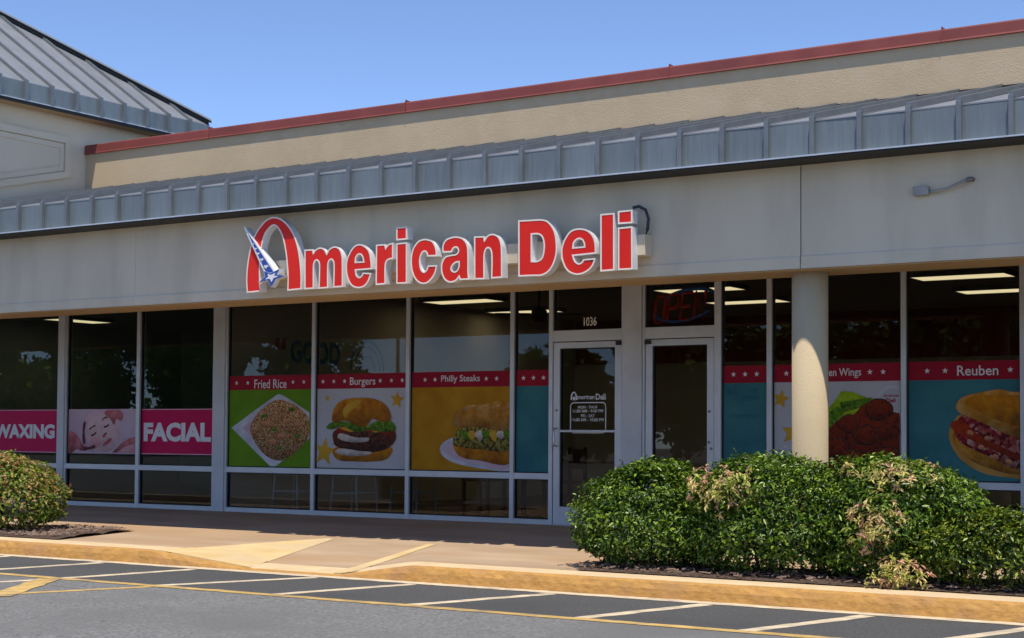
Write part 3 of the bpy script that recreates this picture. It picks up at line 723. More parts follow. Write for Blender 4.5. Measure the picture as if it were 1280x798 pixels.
# narrow teal ones
p = Poster('food_poster', 'plain narrow teal window poster left of the door marked 1036', *mulls(7), .6, ZB1, 'poster_teal')
p.band(ZB0, ZB1, None, None, (654.5, 667, 679.5)); 
p = Poster('food_poster', 'narrow teal window poster right of the OPEN sign door', *mulls(10), .6, ZB1, 'poster_teal')
p.band(ZB0, ZB1, None, None, (917, 931.5, 946))
for bx_ in ((909,493,948,485), (927,501,950,494), (912,523,948,518), (914,555,946,549)): yq = p.y(); MB().box(*tb(*bx_)[:2], yq, yq+.0003, *tb(*bx_)[2:]).build('faint_print', 'teal_faint', p.t)
# wings
p = Poster('food_poster', 'window poster of red chicken wings and celery behind the round column', *mulls(11), .6, ZB1, 'poster_white')
p.band(ZB0, ZB1, 'en Wings', tb(1036, 473.5, 1076.5, 460), (983, 1087.5, 1104))
put_text(MB(), 'Chick', *tb(1003, 470.8, 1034.5, 461), p.y(), 0, .008).build('band_lettering', 'poster_letter', p.t)
for cx_, cy_, r_ in ((976,499,.105),(991,542,.14),(972,590,.10)):
    c = P(cx_, cy_); p.shape('gold_star', star(c[0], c[1], r_, .2, .45), 'print_star')
p.shape('celery', PL([(1024,560),(1030,516,1),(1041,505,1),(1052,489,1),(1066,490,1),(1090,500,1),(1092,512),(1060,530),(1040,545)]), 'celery')
p.shape('celery', PL([(1050,503,1),(1090,497,1),(1092,506,1),(1052,516,1)]), 'lettuce')
p.shape('celery', PL([(1018,530,1),(1048,508,1),(1055,516,1),(1030,548,1)]), 'lettuce')
c = P(1116, 503); L = np.array([(c[0]+.17*math.cos(a), c[1]+.17*math.sin(a)) for a in np.linspace(0, 2*math.pi, 33)[:-1]]); p.shape('badge_ring', L, 'plate'); L = np.array([(c[0]+.145*math.cos(a), c[1]+.145*math.sin(a)) for a in np.linspace(0, 2*math.pi, 33)[:-1]]); p.shape('badge', L, 'poster_white')
mb = MB(); yq = p.y(); put_text(mb, 'American', *tb(1105, 496.5, 1124, 492.5), yq, 0, .02); put_text(mb, 'Deli', *tb(1108, 503.5, 1120, 498), yq, 0, .03); mb.build('badge_lettering', 'poster_red', p.t)
p.shape('wings', PL([(1000,640,1),(1005,590),(1022,560),(1036,538),(1050,524),(1068,518),(1080,506),(1092,502),(1110,504),(1116,514),(1125,517,1),(1125,640,1)]), 'wings')
for cx_, cy_, rr in ((1062,530,15),(1098,512,16),(1085,545,18),(1110,540,14),(1045,560,16),(1105,572,18),(1070,575,18)):
    ks = [random.uniform(.75, 1.1) for _ in range(8)]
    for f_, m_ in ((1.12, 'patty'), (.95, 'wings')): p.shape('wing', PL([(cx_+f_*rr*math.cos(a)*k, cy_+f_*rr*.75*math.sin(a)*k) for a, k in zip(np.linspace(0, 2*math.pi, 9)[:-1], ks)]), m_)
# reuben
p = Poster('food_poster', 'window poster of a toasted beef sandwich on a plate over teal', *mulls(12), .6, ZB1, 'poster_teal')
p.band(ZB0, ZB1, 'Reuben', tb(1196.5, 470, 1248, 456.5), (1137, 1159, 1181.5, 1263))
p.shape('plate', PL([(1186,545),(1190,530),(1200,519),(1225,520),(1281,540),(1281,596),(1262,597),(1230,592),(1205,578),(1192,562)]), 'plate_orange')
p.shape('plate_rim', PL([(1191,546),(1196,534),(1210,528),(1281,550),(1281,590),(1255,590),(1222,580),(1200,564)]), 'bun')
p.shape('bottom_bread', PL([(1196,548),(1240,562),(1281,582),(1281,592),(1250,590),(1215,574),(1199,562)]), 'bread')
p.shape('beef', PL([(1194,532),(1205,519),(1230,524),(1281,548),(1281,586),(1240,572),(1205,556),(1195,545)]), 'beef')
p.shape('beef', PL([(1188,532),(1202,526),(1225,545),(1260,562),(1280,575),(1240,562),(1205,545)]), 'tomato')
for cx_, cy_ in ((1227,559),(1245,571),(1213,541),(1262,577),(1235,548)): p.shape('cabbage', PL([(cx_-4,cy_+1),(cx_-2,cy_-3),(cx_+3,cy_-1),(cx_+4,cy_+3),(cx_,cy_+3)]), 'shrimp')
p.shape('top_bread', PL([(1196,505),(1205,496),(1230,490),(1250,487),(1265,490),(1281,493),(1281,545),(1260,543),(1225,527),(1203,518),(1196,512)]), 'bread')
p.shape('toast', PL([(1206,502),(1235,494),(1262,494),(1281,498),(1281,530),(1250,526),(1222,514)]), 'bun')
# salon
PINKZ = (.748, 1.388)
def salon(name, label, i, words=None, wp=None, mat='poster_pink'):
    x0, x1 = mulls(i); q = Poster(name, label, x0, x1, PINKZ[0]-.013, PINKZ[1], mat)
    if words:
        mb = MB(); yq = q.y()
        put_text(mb, words, *wp, yq, 0, .05); mb.build('lettering', 'poster_letter', q.t)
        mb = MB(); yq = q.y()
        for z in (PINKZ[0]+.004, PINKZ[1]-.016): mb.box(q.x[0], q.x[1], yq, yq+.0003, z, z+.012)
        mb.build('border', 'face_ground', q.t)
    return q
salon('salon_poster', 'pink window poster reading WAXING in white letters behind the left shrub', 1, 'WAXING', tb(-7, 548, 68.5, 530.5))
salon('salon_poster', 'pink window poster reading FACIAL in white letters', 3, 'FACIAL', tb(179.5, 552, 264, 528.5))
salon('salon_poster', 'pink window poster at the edge of the salon front', 0)
q = salon('salon_poster', 'pale pink window poster of a face with closed eyes being treated', 2, mat='face_ground')
q.shape('shoulder', PL([(140,566,1),(150,556),(160,549),(169,546,1),(169,566.5,1)]), 'skin_dark')
q.shape('shoulder_light', PL([(146,566,1),(156,559),(168,555,1),(169,566.5,1)]), 'skin')
q.shape('towel', PL([(105,556),(104,538),(108,522),(118,512.5,1),(146,512.5,1),(150,530),(148,552),(140,563),(120,566),(110,563)]), 'towel')
q.shape('face', PL([(110,552),(109,536),(113,524),(122,517),(133,517),(142,524),(146,536),(146,549),(141,558),(132,563),(120,562)]), 'skin_light')
q.shape('cheek', PL([(112,552),(117,547),(124,549),(126,556),(120,560)]), 'skin')
q.shape('hand', PL([(131,516),(136,512.6,1),(150,512.6,1),(154,518),(152,526),(146,524),(143,531),(140,527),(137,523)]), 'skin_dark')
q.shape('hand', PL([(85.5,560,1),(86,541),(90,539),(97,545),(104,556),(110,561),(104,564),(96,562),(90,566.5,1),(85.5,566.5,1)]), 'skin_dark')
for pts, mt in (([(114,545),(118,542),(121,540),(118,544.5)], 'face_line'), ([(130,534),(134,532),(137,530.5),(134,534)], 'face_line'), ([(112,537),(116,533),(120,532),(116,534.5)], 'face_line'),
                ([(128,526),(131,522),(135,522),(131,523.5)], 'face_line'), ([(129,547),(130,543),(134,541),(132,545)], 'lip'), ([(129,557),(134,551),(140,548),(138,553),(132,557)], 'lip'),
                ([(104.5,555),(104,540),(107,527),(106,540),(107,554)], 'face_line'), ([(104,561),(112,559),(120,558),(112,562)], 'face_line')):
    q.shape('line', PL(pts), mt)

# ------------------------------------------------------------------ sign
SY = -3.285; SD = .095
def Z(chunk, pts):
    ox, oy, s = {1:(300,265,7.25), 2:(370,295,10.64), 3:(460,280,9.98), 4:(545,285,10.64), 5:(640,265,9.39), 6:(695,255,8.4)}[chunk]
    out = []
    for q in pts:
        w_ = py(ox+q[0]/s, oy+q[1]/s, SY); out.append((w_[0], w_[2], 1) if len(q) > 2 else (w_[0], w_[2]))
    return loop(out, 6)
S = thing('shop_sign', 'big red channel letter sign with blue star on the grey fascia reading American Deli', 'sign', (py(550,320,-3.1)[0], -3.1, 2.62))
c_ = 1
LET = [
 (1, [[(65,732,c_),(60,600),(75,440),(105,295),(140,205),(200,115),(255,65),(310,50),(370,65),(430,115),(490,210),(530,340),(550,480),(557,600),(555,700,c_),(432,712,c_),(435,620),(430,500),(415,360),(390,240),(355,160),(310,122),(265,150),(225,210),(200,300),(184,420),(180,520),(182,620),(187,720,c_)]]),
 (2, [[(118,190,c_),(225,183,c_),(232,232,c_),(260,190),(320,160),(375,180),(410,240,c_),(450,175),(520,145),(580,175),(610,240),(620,310),(622,675,c_),(500,685,c_),(505,400),(495,340),(470,315),(440,340),(428,400),(425,690,c_),(305,700,c_),(312,400),(300,345),(272,325),(248,350),(237,410),(235,700,c_),(118,708,c_)]]),
 (2, [[(1008,440,c_),(1000,330),(975,210),(920,145),(850,115),(780,140),(715,230),(675,340),(668,450),(690,570),(740,660),(820,692),(900,675),(960,610),(1000,500,c_),(890,495,c_),(875,530),(840,552),(805,520),(795,458,c_)], [(793,350,c_),(800,290),(840,245),(880,270),(900,345,c_)]]),
 (3, [[(105,265,c_),(215,258,c_),(222,305,c_),(255,260),(312,240,c_),(312,435,c_),(260,445),(228,480),(218,560),(218,750,c_),(100,760,c_)]]),
 (3, [[(358,248,c_),(485,235,c_),(485,740,c_),(358,745,c_)], ]),
 (3, [[(358,50,c_),(485,38,c_),(485,192,c_),(358,203,c_)]]),
 (3, [[(858,400,c_),(850,310),(810,225),(750,198),(700,193),(630,220),(570,300),(542,400),(538,500),(555,610),(600,700),(670,745),(740,735),(800,680),(840,610),(860,520,c_),(750,525,c_),(735,570),(700,602),(665,570),(650,480),(660,400),(690,350),(725,352),(745,405,c_)]]),
 (4, [[(90,325,c_),(92,240),(130,165),(200,130),(270,120),(350,140),(405,200),(428,290),(432,600),(440,685,c_),(320,690,c_),(308,650,c_),(270,700),(190,725),(120,690),(80,610),(72,520),(90,440),(130,385),(210,362),(270,350),(298,310),(280,265),(250,262),(225,285),(208,322,c_)], [(305,455,c_),(300,530),(265,580),(220,575),(205,540),(230,490),(270,460)]]),
 (4, [[(512,120,c_),(640,115,c_),(645,170,c_),(690,105),(760,85),(830,120),(860,180),(875,260),(880,660,c_),(738,670,c_),(742,380),(725,290),(690,268),(660,300),(645,380),(645,680,c_),(512,683,c_)]]),
 (5, [[(78,105,c_),(250,96),(340,92),(410,108),(470,170),(510,260),(527,400),(520,510),(485,620),(430,700),(350,745),(250,750),(80,757,c_)], [(232,265,c_),(305,262),(350,290),(375,370),(370,480),(345,550),(290,580),(232,580,c_)]]),
 (6, [[(420,520,c_),(415,420),(390,340),(330,280),(245,262),(160,285),(100,360),(65,450),(58,530),(75,620),(120,700),(190,738),(260,738),(340,700),(390,640),(412,575,c_),(290,585,c_),(275,610),(240,628),(200,600),(180,545,c_)], [(182,460,c_),(190,410),(230,370),(270,375),(295,415),(298,450,c_)]]),
 (6, [[(470,112,c_),(612,100,c_),(612,695,c_),(470,708,c_)]]),
 (6, [[(655,255,c_),(800,240,c_),(803,685,c_),(655,693,c_)]]),
 (6, [[(655,80,c_),(800,65,c_),(800,200,c_),(655,210,c_)]]),
]
for ch, loops in LET:
    L = [Z(ch, l) for l in loops]
    b_ = slab(MB(), L, SY+SD/2+.004, SD/2).build('letter', 'sign_white', S)
    slab(MB(), [*[inset(l, -.004, i > 0) for i, l in enumerate(L)], *[inset(l, .0105, i > 0) for i, l in enumerate(L)]], SY+.001, .0045).build('letter_trim', 'trimcap', b_)
    slab(MB(), [inset(l, .010, i > 0) for i, l in enumerate(L)], SY+.003, .0035).build('letter_face', 'sign_red', b_)
# star with tail
tail = Z(1, [(48,138,1),(62,140,1),(336,545,1),(250,582,1)])
SYS = SY-.03
b_ = slab(MB(), [tail], SYS+.05, .05).build('star_tail', 'sign_white', S)
slab(MB(), [Z(1, [(84,186,1),(322,548,1),(258,560,1)])], SYS-.0012, .001).build('tail_face', 'sign_blue', b_)
def img_star(cx, cy, k, rot=.0):
    pts = [(300-300+430,582), (345,612), (305,682), (272,622), (192,640), (250,588), (238,540), (296,560), (378,520), (352,572)]
    return [((x-308)*k+cx, (y-592)*k+cy, 1) for x, y in pts]
sb = slab(MB(), [Z(1, img_star(308,592,1.06))], SYS+.03, .034).build('star', 'sign_white', S)
slab(MB(), [Z(1, img_star(308,592,.98))], SYS-.0055, .001).build('star_blue', 'sign_blue', sb)
slab(MB(), [Z(1, img_star(308,592,.52))], SYS-.0075, .001).build('star_white', 'sign_white', sb)
for cx_, cy_, k_s in ((140,296,.10),(163,337,.13),(184,381,.17),(217,434,.20),(255,498,.26)):
    slab(MB(), [Z(1, img_star(cx_, cy_, k_s))], SYS-.0035, .001).build('small_star', 'sign_white', b_)
ra = py(345, 326, -3.19); rb_ = py(806, 300, -3.19)
zt_, zb_ = py(643, 304.5, -3.19)[2], py(643, 329.5, -3.19)[2]
box('raceway', ra[0]-.15, rb_[0], -3.19, YF-.001, zb_, zt_, 'raceway', S, .004)
cx0 = rb_[0]; MB().tube([(cx0-.16, -3.12, zt_+.26), (cx0-.10, -3.12, zt_+.27), (cx0-.03, -3.12, zt_+.23), (cx0+.0, -3.12, zt_+.15), (cx0-.01, -3.12, zt_+.05), (cx0-.03, -3.12, zt_-.01)], .015, 8).build('cable', 'cable', S, True)
# junction box and conduit
a, b = py(1141, 245, YF-.06), py(1160, 232, YF-.06)
jb = thing('junction_box', 'small grey electrical box with bent conduit on the fascia', 'electrical box', (a[0], YF, a[2]))
box('box', a[0], b[0], YF-.06, YF-.001, a[2], b[2], 'conduit', jb, .005); zc = (a[2]+b[2])/2-.01
e_ = py(1213, 224, YF-.05)
MB().tube([(b[0]-.005, YF-.03, zc), (b[0]+.04, YF-.035, zc), (b[0]+.14, YF-.045, zc+.01), (e_[0]-.10, YF-.05, e_[2]-.03), (e_[0]-.02, YF-.05, e_[2])], .012, 8).build('conduit', 'conduit', jb, True)
MB().tube([(e_[0]-.03, YF-.05, e_[2]-.005), (e_[0], YF-.045, e_[2]+.003), (e_[0]+.005, YF-.0, e_[2]+.003)], .019, 10).build('elbow', 'steel_grey', jb, True)

# ------------------------------------------------------------------ tower
T = thing('corner_tower', 'grey rendered tower with hipped metal roof rising behind the canopy roof', 'tower', (-19.6, -.9, 3.6))
XT = -17.06; XE = -16.76; YB = 1.42; ZE = 5.37; W = 5.6
box('wall', XT-4.96, XT, -3.0, YB-.3, 3.72, ZE+.03, 'towerwall', T)
# recessed panel with a bottom following the canopy roof
pa = [(-3.6, 5.10), (-1.0, 5.10), (-1.0, 4.55), (-3.6, 4.55-2.6*SL)]
def framed(name, pts, x0, x1, wd, mat):
    n = len(pts); P_ = np.array(pts); cx = P_.mean(0); inn = inset(P_, wd)
    if np.sum(P_[:,0]*np.roll(P_[:,1],-1)-np.roll(P_[:,0],-1)*P_[:,1]) < 0: P_ = P_[::-1]
    V = [(x1, *q) for q in P_]+[(x1, *q) for q in inn]+[(x0, *q) for q in P_]+[(x0, *q) for q in inn]
    Fc = [(i,(i+1)%n,n+(i+1)%n,n+i) for i in range(n)]+[(n+i,n+(i+1)%n,3*n+(i+1)%n,3*n+i) for i in range(n)]+[(i,2*n+i,2*n+(i+1)%n,(i+1)%n) for i in range(n)]
    return mk(name, V, Fc, mat, T)
framed('panel_moulding', pa, XT-.01, XT+.035, .09, 'towerwall')
framed('panel_moulding', [tuple(q) for q in inset(np.array(pa), .10)], XT-.01, XT+.015, .07, 'towerwall')
SB = .68; APX = W/2
cx_, cy_ = XE-W/2, YB-W/2
apex = (cx_, cy_, ZE+.29+SB*W/2)
# eave box
for nm, z0, z1, o, mt in (('eave_soffit', ZE, ZE+.03, 0., 'fascia'), ('eave_shadow_trim', ZE-.015, ZE+.022, .012, 'black_and_shade'), ('drip_edge', ZE+.023, ZE+.035, .03, 'drip')):  # black edge strip repeats the painted shadow line of the canopy eave
    if nm == 'eave_soffit': box(nm, cx_-W/2, cx_+W/2, cy_-W/2, cy_+W/2, z0+.004, z1, 'soffit', T)
    else:
        mb = MB(); h = W/2+o
        mb.box(cx_-h, cx_+h, cy_-h, cy_-h+.03, z0, z1); mb.box(cx_-h, cx_+h, cy_+h-.03, cy_+h, z0, z1); mb.box(cx_-h, cx_-h+.03, cy_-h+.03, cy_+h-.03, z0, z1); mb.box(cx_+h-.03, cx_+h, cy_-h+.03, cy_+h-.03, z0, z1)
        mb.build(nm, mt, T)
Z0, Z1 = ZE+.0355, ZE+.27
h = W/2
npan = 13; pt = W/npan
core = MB(); core.add([(cx_-h+.02,cy_-h+.02,Z1-.01),(cx_+h-.02,cy_-h+.02,Z1-.01),(cx_+h-.02,cy_+h-.02,Z1-.01),(cx_-h+.02,cy_+h-.02,Z1-.01),(cx_,cy_,Z1-.01+SB*(h-.02))], [(3,2,1,0),(0,1,4),(1,2,4),(2,3,4),(3,0,4)])
core.build('roof_core', 'black_and_shade', T)
for side in range(4):
    ca, sa = [(1,0),(0,1),(-1,0),(0,-1)][side]
    tr = lambda o, s, z: (cx_+ca*o-sa*s, cy_+sa*o+ca*s, z)
    for i in range(npan):
        s0, s1 = -h+i*pt+.003, -h+(i+1)*pt-.003
        mb = MB(); V = [tr(o, s, z) for z in (Z0, Z1) for s in (s0, s1) for o in (h-.02, h)]
        mb.add(V, [(0,1,3,2),(4,6,7,5),(0,4,5,1),(2,3,7,6),(0,2,6,4),(1,5,7,3)]); mb.build('roof_edge_panel', 'roofmetal', T)
        k0, k1 = h-abs(s0), h-abs(s1)
        top = [(h-k1, s1), (h-k0, s0)] if s0*s1 > 0 else [(h-k1, s1), (0.02, 0.), (h-k0, s0)]
        pts = [(h, s0), (h, s1)]+top
        mb = MB(); n = len(pts); V = [tr(o, s, Z1+SB*(h-o)) for o, s in pts]+[tr(o, s, Z1+.012+SB*(h-o)) for o, s in pts]
        mb.add(V, [tuple(range(n))[::-1], tuple(range(n,2*n))]+[(j,(j+1)%n,n+(j+1)%n,n+j) for j in range(n)]); mb.build('roof_pan', 'roofslope', T)
    for i in range(1, npan):
        s = -h+i*pt; k = h-abs(s)-.03; mb = MB()
        V = [tr(o, s+q, z) for z in (Z0, Z1+.03) for q in (-.026, .026) for o in (h, h+.045)]
        mb.add(V, [(0,1,3,2),(4,6,7,5),(0,4,5,1),(2,3,7,6),(0,2,6,4),(1,5,7,3)])
        V = [tr(o, s+q, Z1+z+SB*(h-o)) for z in (.012, .055) for q in (-.018, .018) for o in (h+.02, h-k)]
        mb.add(V, [(0,1,3,2),(4,6,7,5),(0,4,5,1),(2,3,7,6),(0,2,6,4),(1,5,7,3)]); mb.build('roof_rib', 'rib', T)
for sx in (-1, 1):
    for sy in (-1, 1):
        c0 = np.array((cx_+sx*(h+.02), cy_+sy*(h+.02), Z1+.055)); c1 = np.array((cx_, cy_, Z1+.07+SB*h)); d = c1-c0
        nrm = np.array((-sy, sx, 0))/math.sqrt(2)*.075
        V = [p_+q*nrm+np.array((0,0,z)) for p_ in (c0, c1) for q in (-1, 0, 1) for z in ((.0 if q else .03), (.012 if q else .045))]
        V = [tuple(v) for v in V]
        mb = MB(); mb.add(V, [(0,2,8,6),(2,4,10,8),(1,7,9,3),(3,9,11,5),(0,6,7,1),(4,5,11,10),(0,1,3,2),(2,3,5,4)]); mb.build('hip_cap', 'roofslope', T)
        V = [tuple(p_+q*nrm*.55+np.array((0,0,z))) for p_ in (c0+d*.01, c1-d*.01) for q in (-1, 1) for z in (-.06, .002)]
        MB().add(V, [(0,1,5,4),(2,6,7,3),(1,3,7,5),(0,4,6,2),(0,2,3,1),(4,5,7,6)]).build('hip_gap_shade', 'black_and_shade', T)  # black fill painting the shaded gaps under the hip cap

# ------------------------------------------------------------------ shrubs
def leaves(name, pts, nrm, size, tints, mat, parent, aspect=.45, bend=.25):
    n = len(pts); nrm = nrm/np.linalg.norm(nrm, axis=1)[:,None]
    rnd = rng.normal(size=(n,3)); t = rnd-(rnd*nrm).sum(1)[:,None]*nrm; t /= np.linalg.norm(t,axis=1)[:,None]
    b = np.cross(nrm, t); L = (size*rng.uniform(.5,1.4,n))[:,None]; Wd = L*aspect
    base = pts; mid = pts+t*L*.5; tip = pts+t*L-nrm*L*bend*.6
    l_ = mid+b*Wd*.5+nrm*L*bend*.35; r_ = mid-b*Wd*.5+nrm*L*bend*.35
    V = np.stack([base, l_, tip, r_], 1).reshape(-1,3)
    lo, hi = V.min(0), V.max(0); c = np.array([(lo[0]+hi[0])/2,(lo[1]+hi[1])/2,lo[2]]); V = V-c
    me = bpy.data.meshes.new(name); me.vertices.add(4*n); me.vertices.foreach_set('co', V.ravel())
    idx = np.arange(n)[:,None]*4; tri = np.concatenate([idx+[0,2,1], idx+[0,3,2]], 1).reshape(-1)
    me.loops.add(6*n); me.loops.foreach_set('vertex_index', tri.astype(np.int32))
    me.polygons.add(2*n); me.polygons.foreach_set('loop_start', np.arange(2*n)*3); me.polygons.foreach_set('loop_total', np.full(2*n,3))
    at = me.attributes.new('tint', 'FLOAT_COLOR', 'FACE')
    col = np.concatenate([tints, np.ones((n,1))],1); at.data.foreach_set('color', np.repeat(col,2,0).ravel().astype(np.float32))
    me.update(calc_edges=True); me.validate()
    return link(name, me, mat, parent, c, 'stuff')
def lump(d, seed, amp):
    r = np.random.default_rng(seed); s = np.zeros(len(d))
    for f, a in ((2.,.45),(5.,.35),(11.,.4)):
        for _ in range(4): k = r.normal(size=3)*f; s += a*np.sin(d@k+r.uniform(0,6.28))/2.
    return 1+amp*s
GREEN = np.array([(.045,.095,.005),(.075,.15,.009),(.13,.225,.014),(.23,.32,.03),(.022,.05,.005)])
DRYG = np.array([(.16,.21,.035),(.28,.24,.06),(.38,.22,.09),(.10,.16,.025),(.34,.15,.09)])
PALE = np.array([(.74,.60,.22),(.74,.52,.26),(.62,.56,.16),(.68,.38,.24),(.46,.48,.10),(.34,.40,.07)])
def shrub(name, label, cat, x, y, zb, rx, ry, hz, n, pal, size, seed, mat='leaf', power=2.35, amp=.13, shell=(.70,1.02), stem=7, group=None, twig=True, toptint=None):
    t = thing(name, label, cat, (x, y, zb), group)
    d = rng.normal(size=(n,3)); d /= np.linalg.norm(d,axis=1)[:,None]; d[:,2] = np.where(d[:,2] < -.8, -d[:,2], d[:,2])
    rr = (np.abs(d)**power).sum(1)**(-1/power)*lump(d, seed, amp)
    q = rng.uniform(shell[0]**3, shell[1]**3, n)**(1/3)
    R3 = np.array([rx, ry, hz/1.62]); c = np.array([x, y, zb+hz*.40])
    p_ = c+d*(rr*q)[:,None]*R3; keep = p_[:,2] > zb+.02+.17*np.clip(((p_[:,0]-x)/rx)**2+((p_[:,1]-y)/ry)**2-.25, 0, 1); p_ = p_[keep]; d = d[keep]; q = q[keep]
    up = d/R3; up /= np.linalg.norm(up,axis=1)[:,None]
    gap = lump(d*2.2, seed+17, 1.)+rng.normal(0, .25, len(d)); kp = gap > .36+.12*(d[:,2] < .1); p_ = p_[kp]; d = d[kp]; q = q[kp]; up = up[kp]
    nr = up*.7+np.array([0,0,.55])+rng.normal(size=d.shape)*.5
    ti = pal[rng.integers(0,len(pal),len(p_))]*rng.uniform(.75,1.25,(len(p_),1))
    if toptint is not None:
        wgt = np.clip((lump(d*1.7, seed+5, 1.)-.70)*1.4+d[:,2]*.6+.15, 0, 1)[:,None]*(rng.random((len(p_),1)) < .75)
        ti = ti*(1-wgt)+toptint[rng.integers(0,len(toptint),len(p_))]*wgt
    leaves('foliage', p_, nr, size, ti, mat, t)
    for i in range(stem):
        a = 2*math.pi*i/stem+random.uniform(-.3,.3); k = random.uniform(.35,.75)
        MB().tube([(x+.12*rx*math.cos(a), y+.12*ry*math.sin(a), zb-.02), (x+.4*rx*k*math.cos(a), y+.4*ry*k*math.sin(a), zb+hz*.3), (x+rx*k*math.cos(a), y+ry*k*math.sin(a), zb+hz*random.uniform(.6,.85))], [.014,.010,.004], 6).build('stem', 'bark', t, True)
    if twig:                                      # a few shoots standing proud
        tw = 45; dd = rng.normal(size=(tw,3)); dd[:,2] = abs(dd[:,2])+.3; dd /= np.linalg.norm(dd,axis=1)[:,None]
        rr = (np.abs(dd)**power).sum(1)**(-1/power)*lump(dd, seed, amp); base = c+dd*rr[:,None]*R3*.97
        pp = []; nn = []
        for b0, dv in zip(base, dd):
            for k in range(6): pp.append(b0+(dv*.6+np.array((0,0,.6)))*.011*k+rng.normal(0,.006,3)); nn.append(rng.normal(size=3)+dv*.3)
        ti = pal[rng.integers(0,len(pal),len(pp))]*1.15
        leaves('shoots', np.array(pp), np.array(nn), size*.85, ti, mat, t)
    return t
ZG = -.06
GR = 'evergreen shrubs in the kerbside bed'
shrub('evergreen_shrub', 'glossy green clipped shrub at the end of the bed, in front of the doors', 'shrub', -6.40, -4.0, ZG, .62, .54, .86, 30000, GREEN, .043, 3, group=GR)
shrub('evergreen_shrub', 'glossy green clipped shrub standing before the round column', 'shrub', -5.30, -4.05, ZG, .76, .56, .90, 31000, GREEN, .043, 8, group=GR)
shrub('evergreen_shrub', 'tall rounded green shrub in front of the chicken wings poster', 'shrub', -4.22, -4.02, ZG, .74, .56, .93, 31000, GREEN, .043, 13, group=GR)
shrub('evergreen_shrub', 'low olive green shrub in front of the toasted sandwich poster', 'shrub', -3.38, -4.18, ZG, .74, .50, .56, 22000, GREEN*[1.1,.9,.85], .043, 21, group=GR)
shrub('variegated_shrub', 'rounded yellow green shrub with pinkish tips under the WAXING poster', 'shrub', -14.66, -4.05, ZG, .76, .62, .83, 22000, GREEN*[1.5,1.2,1.2], .052, 31, 'leaf_dry', toptint=DRYG*1.45, amp=.10)
GN = 'pale leaved plants growing among the shrubs'
def nand(px_, py_, Y, rx, hz, n, seed, label):
    c = py(px_, py_, Y); r = np.random.default_rng(seed)
    t = thing('pale_leaved_plant', label, 'plant', (c[0], Y, c[2]-hz*.5), GN)
    pp = []; nn = []; tt = []
    for k in range(n):
        d = r.normal(size=3); d /= np.linalg.norm(d); q = np.array((c[0], Y, c[2]))+d*np.array((rx, rx*.7, hz*.55))*r.uniform(.3, 1.35)
        col = PALE[r.integers(0, len(PALE))]*r.uniform(.8, 1.15); ax = d+np.array((0,-.4,.8)); ax /= np.linalg.norm(ax)
        for j in range(8):
            pp.append(q+r.normal(0, .008, 3)); nn.append(ax*1.1+r.normal(size=3)*.55); tt.append(col*r.uniform(.8, 1.2))
    leaves('foliage', np.array(pp), np.array(nn), .046, np.array(tt), 'leaf_dry', t, .33, .3)
    for i in range(4):
        a_ = 2*math.pi*i/4; MB().tube([(c[0]+.02*math.cos(a_), Y+.1, max(c[2]-hz*1.3, -.05)), (c[0]+.05*math.cos(a_), Y+.05, c[2]-hz*.5), (c[0]+rx*.6*math.cos(a_), Y, c[2]+hz*.2)], [.008,.006,.003], 6).build('stem', 'bark', t, True)
nand(908, 612, -4.48, .27, .30, 120, 41, 'yellow and pinkish leaf clump between the two clipped shrubs near the doors')
nand(1112, 594, -4.32, .33, .17, 110, 42, 'yellow leaf clump on top of the tall shrub before the chicken poster')
nand(1095, 655, -4.58, .21, .34, 100, 43, 'yellow and pink leaf clump halfway down the front of the shrubs')
nand(1120, 722, -4.66, .19, .22, 80, 44, 'pink leaved clump low down beside the kerb')

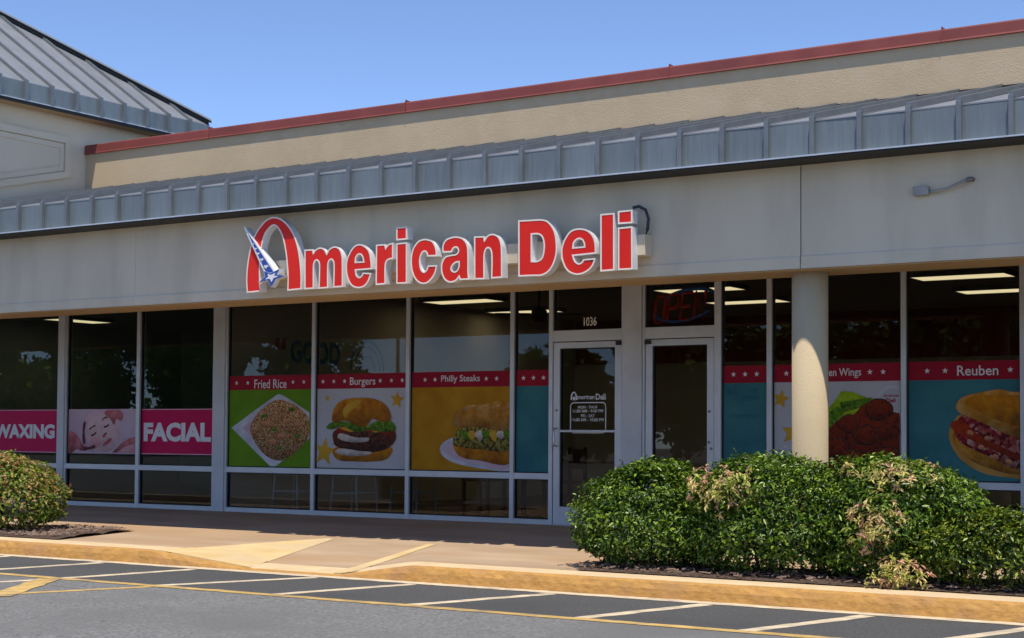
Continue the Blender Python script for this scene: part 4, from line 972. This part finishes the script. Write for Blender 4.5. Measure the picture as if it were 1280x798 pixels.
# ------------------------------------------------------------------ across the car park (seen in the glass)
def tree(x, y, hgt, seed, label, group):
    t = thing('car_park_tree', label, 'tree', (x, y, -.2), group)
    r = np.random.default_rng(seed)
    MB().tube([(x,y,-.2),(x+.1,y,hgt*.3),(x+.2,y+.1,hgt*.6),(x+.1,y,hgt*.85)], [.2,.15,.09,.03], 8).build('trunk', 'bark', t, True)
    cs = [(x+r.normal(0,hgt*.16), y+r.normal(0,hgt*.16), hgt*r.uniform(.12,.86), hgt*r.uniform(.13,.22)) for _ in range(22)]
    for i in range(5):
        c = cs[i]; MB().tube([(x+.1,y,hgt*.35),((x+c[0])/2,(y+c[1])/2,(hgt*.4+c[2])/2),c[:3]], [.08,.05,.02], 6).build('limb', 'bark', t, True)
    pp = []
    for c in cs:
        d = r.normal(size=(330,3)); d /= np.linalg.norm(d,axis=1)[:,None]; pp.append(np.array(c[:3])+d*c[3]*r.uniform(.4,1.05,(330,1)))
    pp = np.concatenate(pp); ti = GREEN[r.integers(0,len(GREEN),len(pp))]*.9
    leaves('crown', pp, r.normal(size=pp.shape)+[0,0,.5], .46, ti, 'leaf_far', t, .7)
for i, (x, y, hg) in enumerate(((-6,-52,7.2),(-11,-50,6.4),(-15.5,-53,7.0),(-20,-50,6.6),(-25,-52,6.2),(-30,-51,5.6),(-36,-54,6.6),(-40.5,-52,5.6),(-45,-56,4.6),(-48.5,-55,4.2),(-62,-56,8.),(-67,-54,8.5),(-72,-57,9.),(-77,-54,8.5),(-83,-57,9.5),(-89,-55,9.),(0,-52,6.5),(6,-54,7))):
    tree(x, y, hg*(1.12 if x > -33 else 1.), 100+i, 'leafy tree across the car park, mirrored in the shop glass', 'trees across the car park')
lp = thing('lamp_post', 'tall lamp post across the car park, mirrored in the shop glass', 'lamp post', (-41., -38., -.2))
MB().tube([(-41,-38,-.2),(-41,-38,.5)], .25, 12).build('base', 'column', lp); MB().tube([(-41,-38,.5),(-41,-38,8.5)], [.09,.06], 10).build('pole', 'black_and_shade', lp)
MB().tube([(-41,-38,8.45),(-39.9,-38,8.55)], .035, 8).build('arm', 'black_and_shade', lp); box('lamp_head', -40.1, -39.3, -38.18, -37.82, 8.48, 8.64, 'black_and_shade', lp, .03)

fs = thing('far_shop', 'low flat roofed shop across the car park, mirrored in the shop glass', 'building', (-55., -64., -.2))
MB().box(-59,-51,-68,-64,-.2,3.6).build('wall', 'cream', fs); MB().box(-59.2,-50.8,-68.2,-63.8,3.6,4.1).build('parapet', 'fascia', fs)
for k in range(4): box('window', -58.4+k*1.9, -57.1+k*1.9, -63.99, -63.93, .3, 2.4, 'black_and_shade', fs)
box('roof_unit', -56, -54, -67, -65.5, 4.1, 5.0, 'steel_grey', fs)
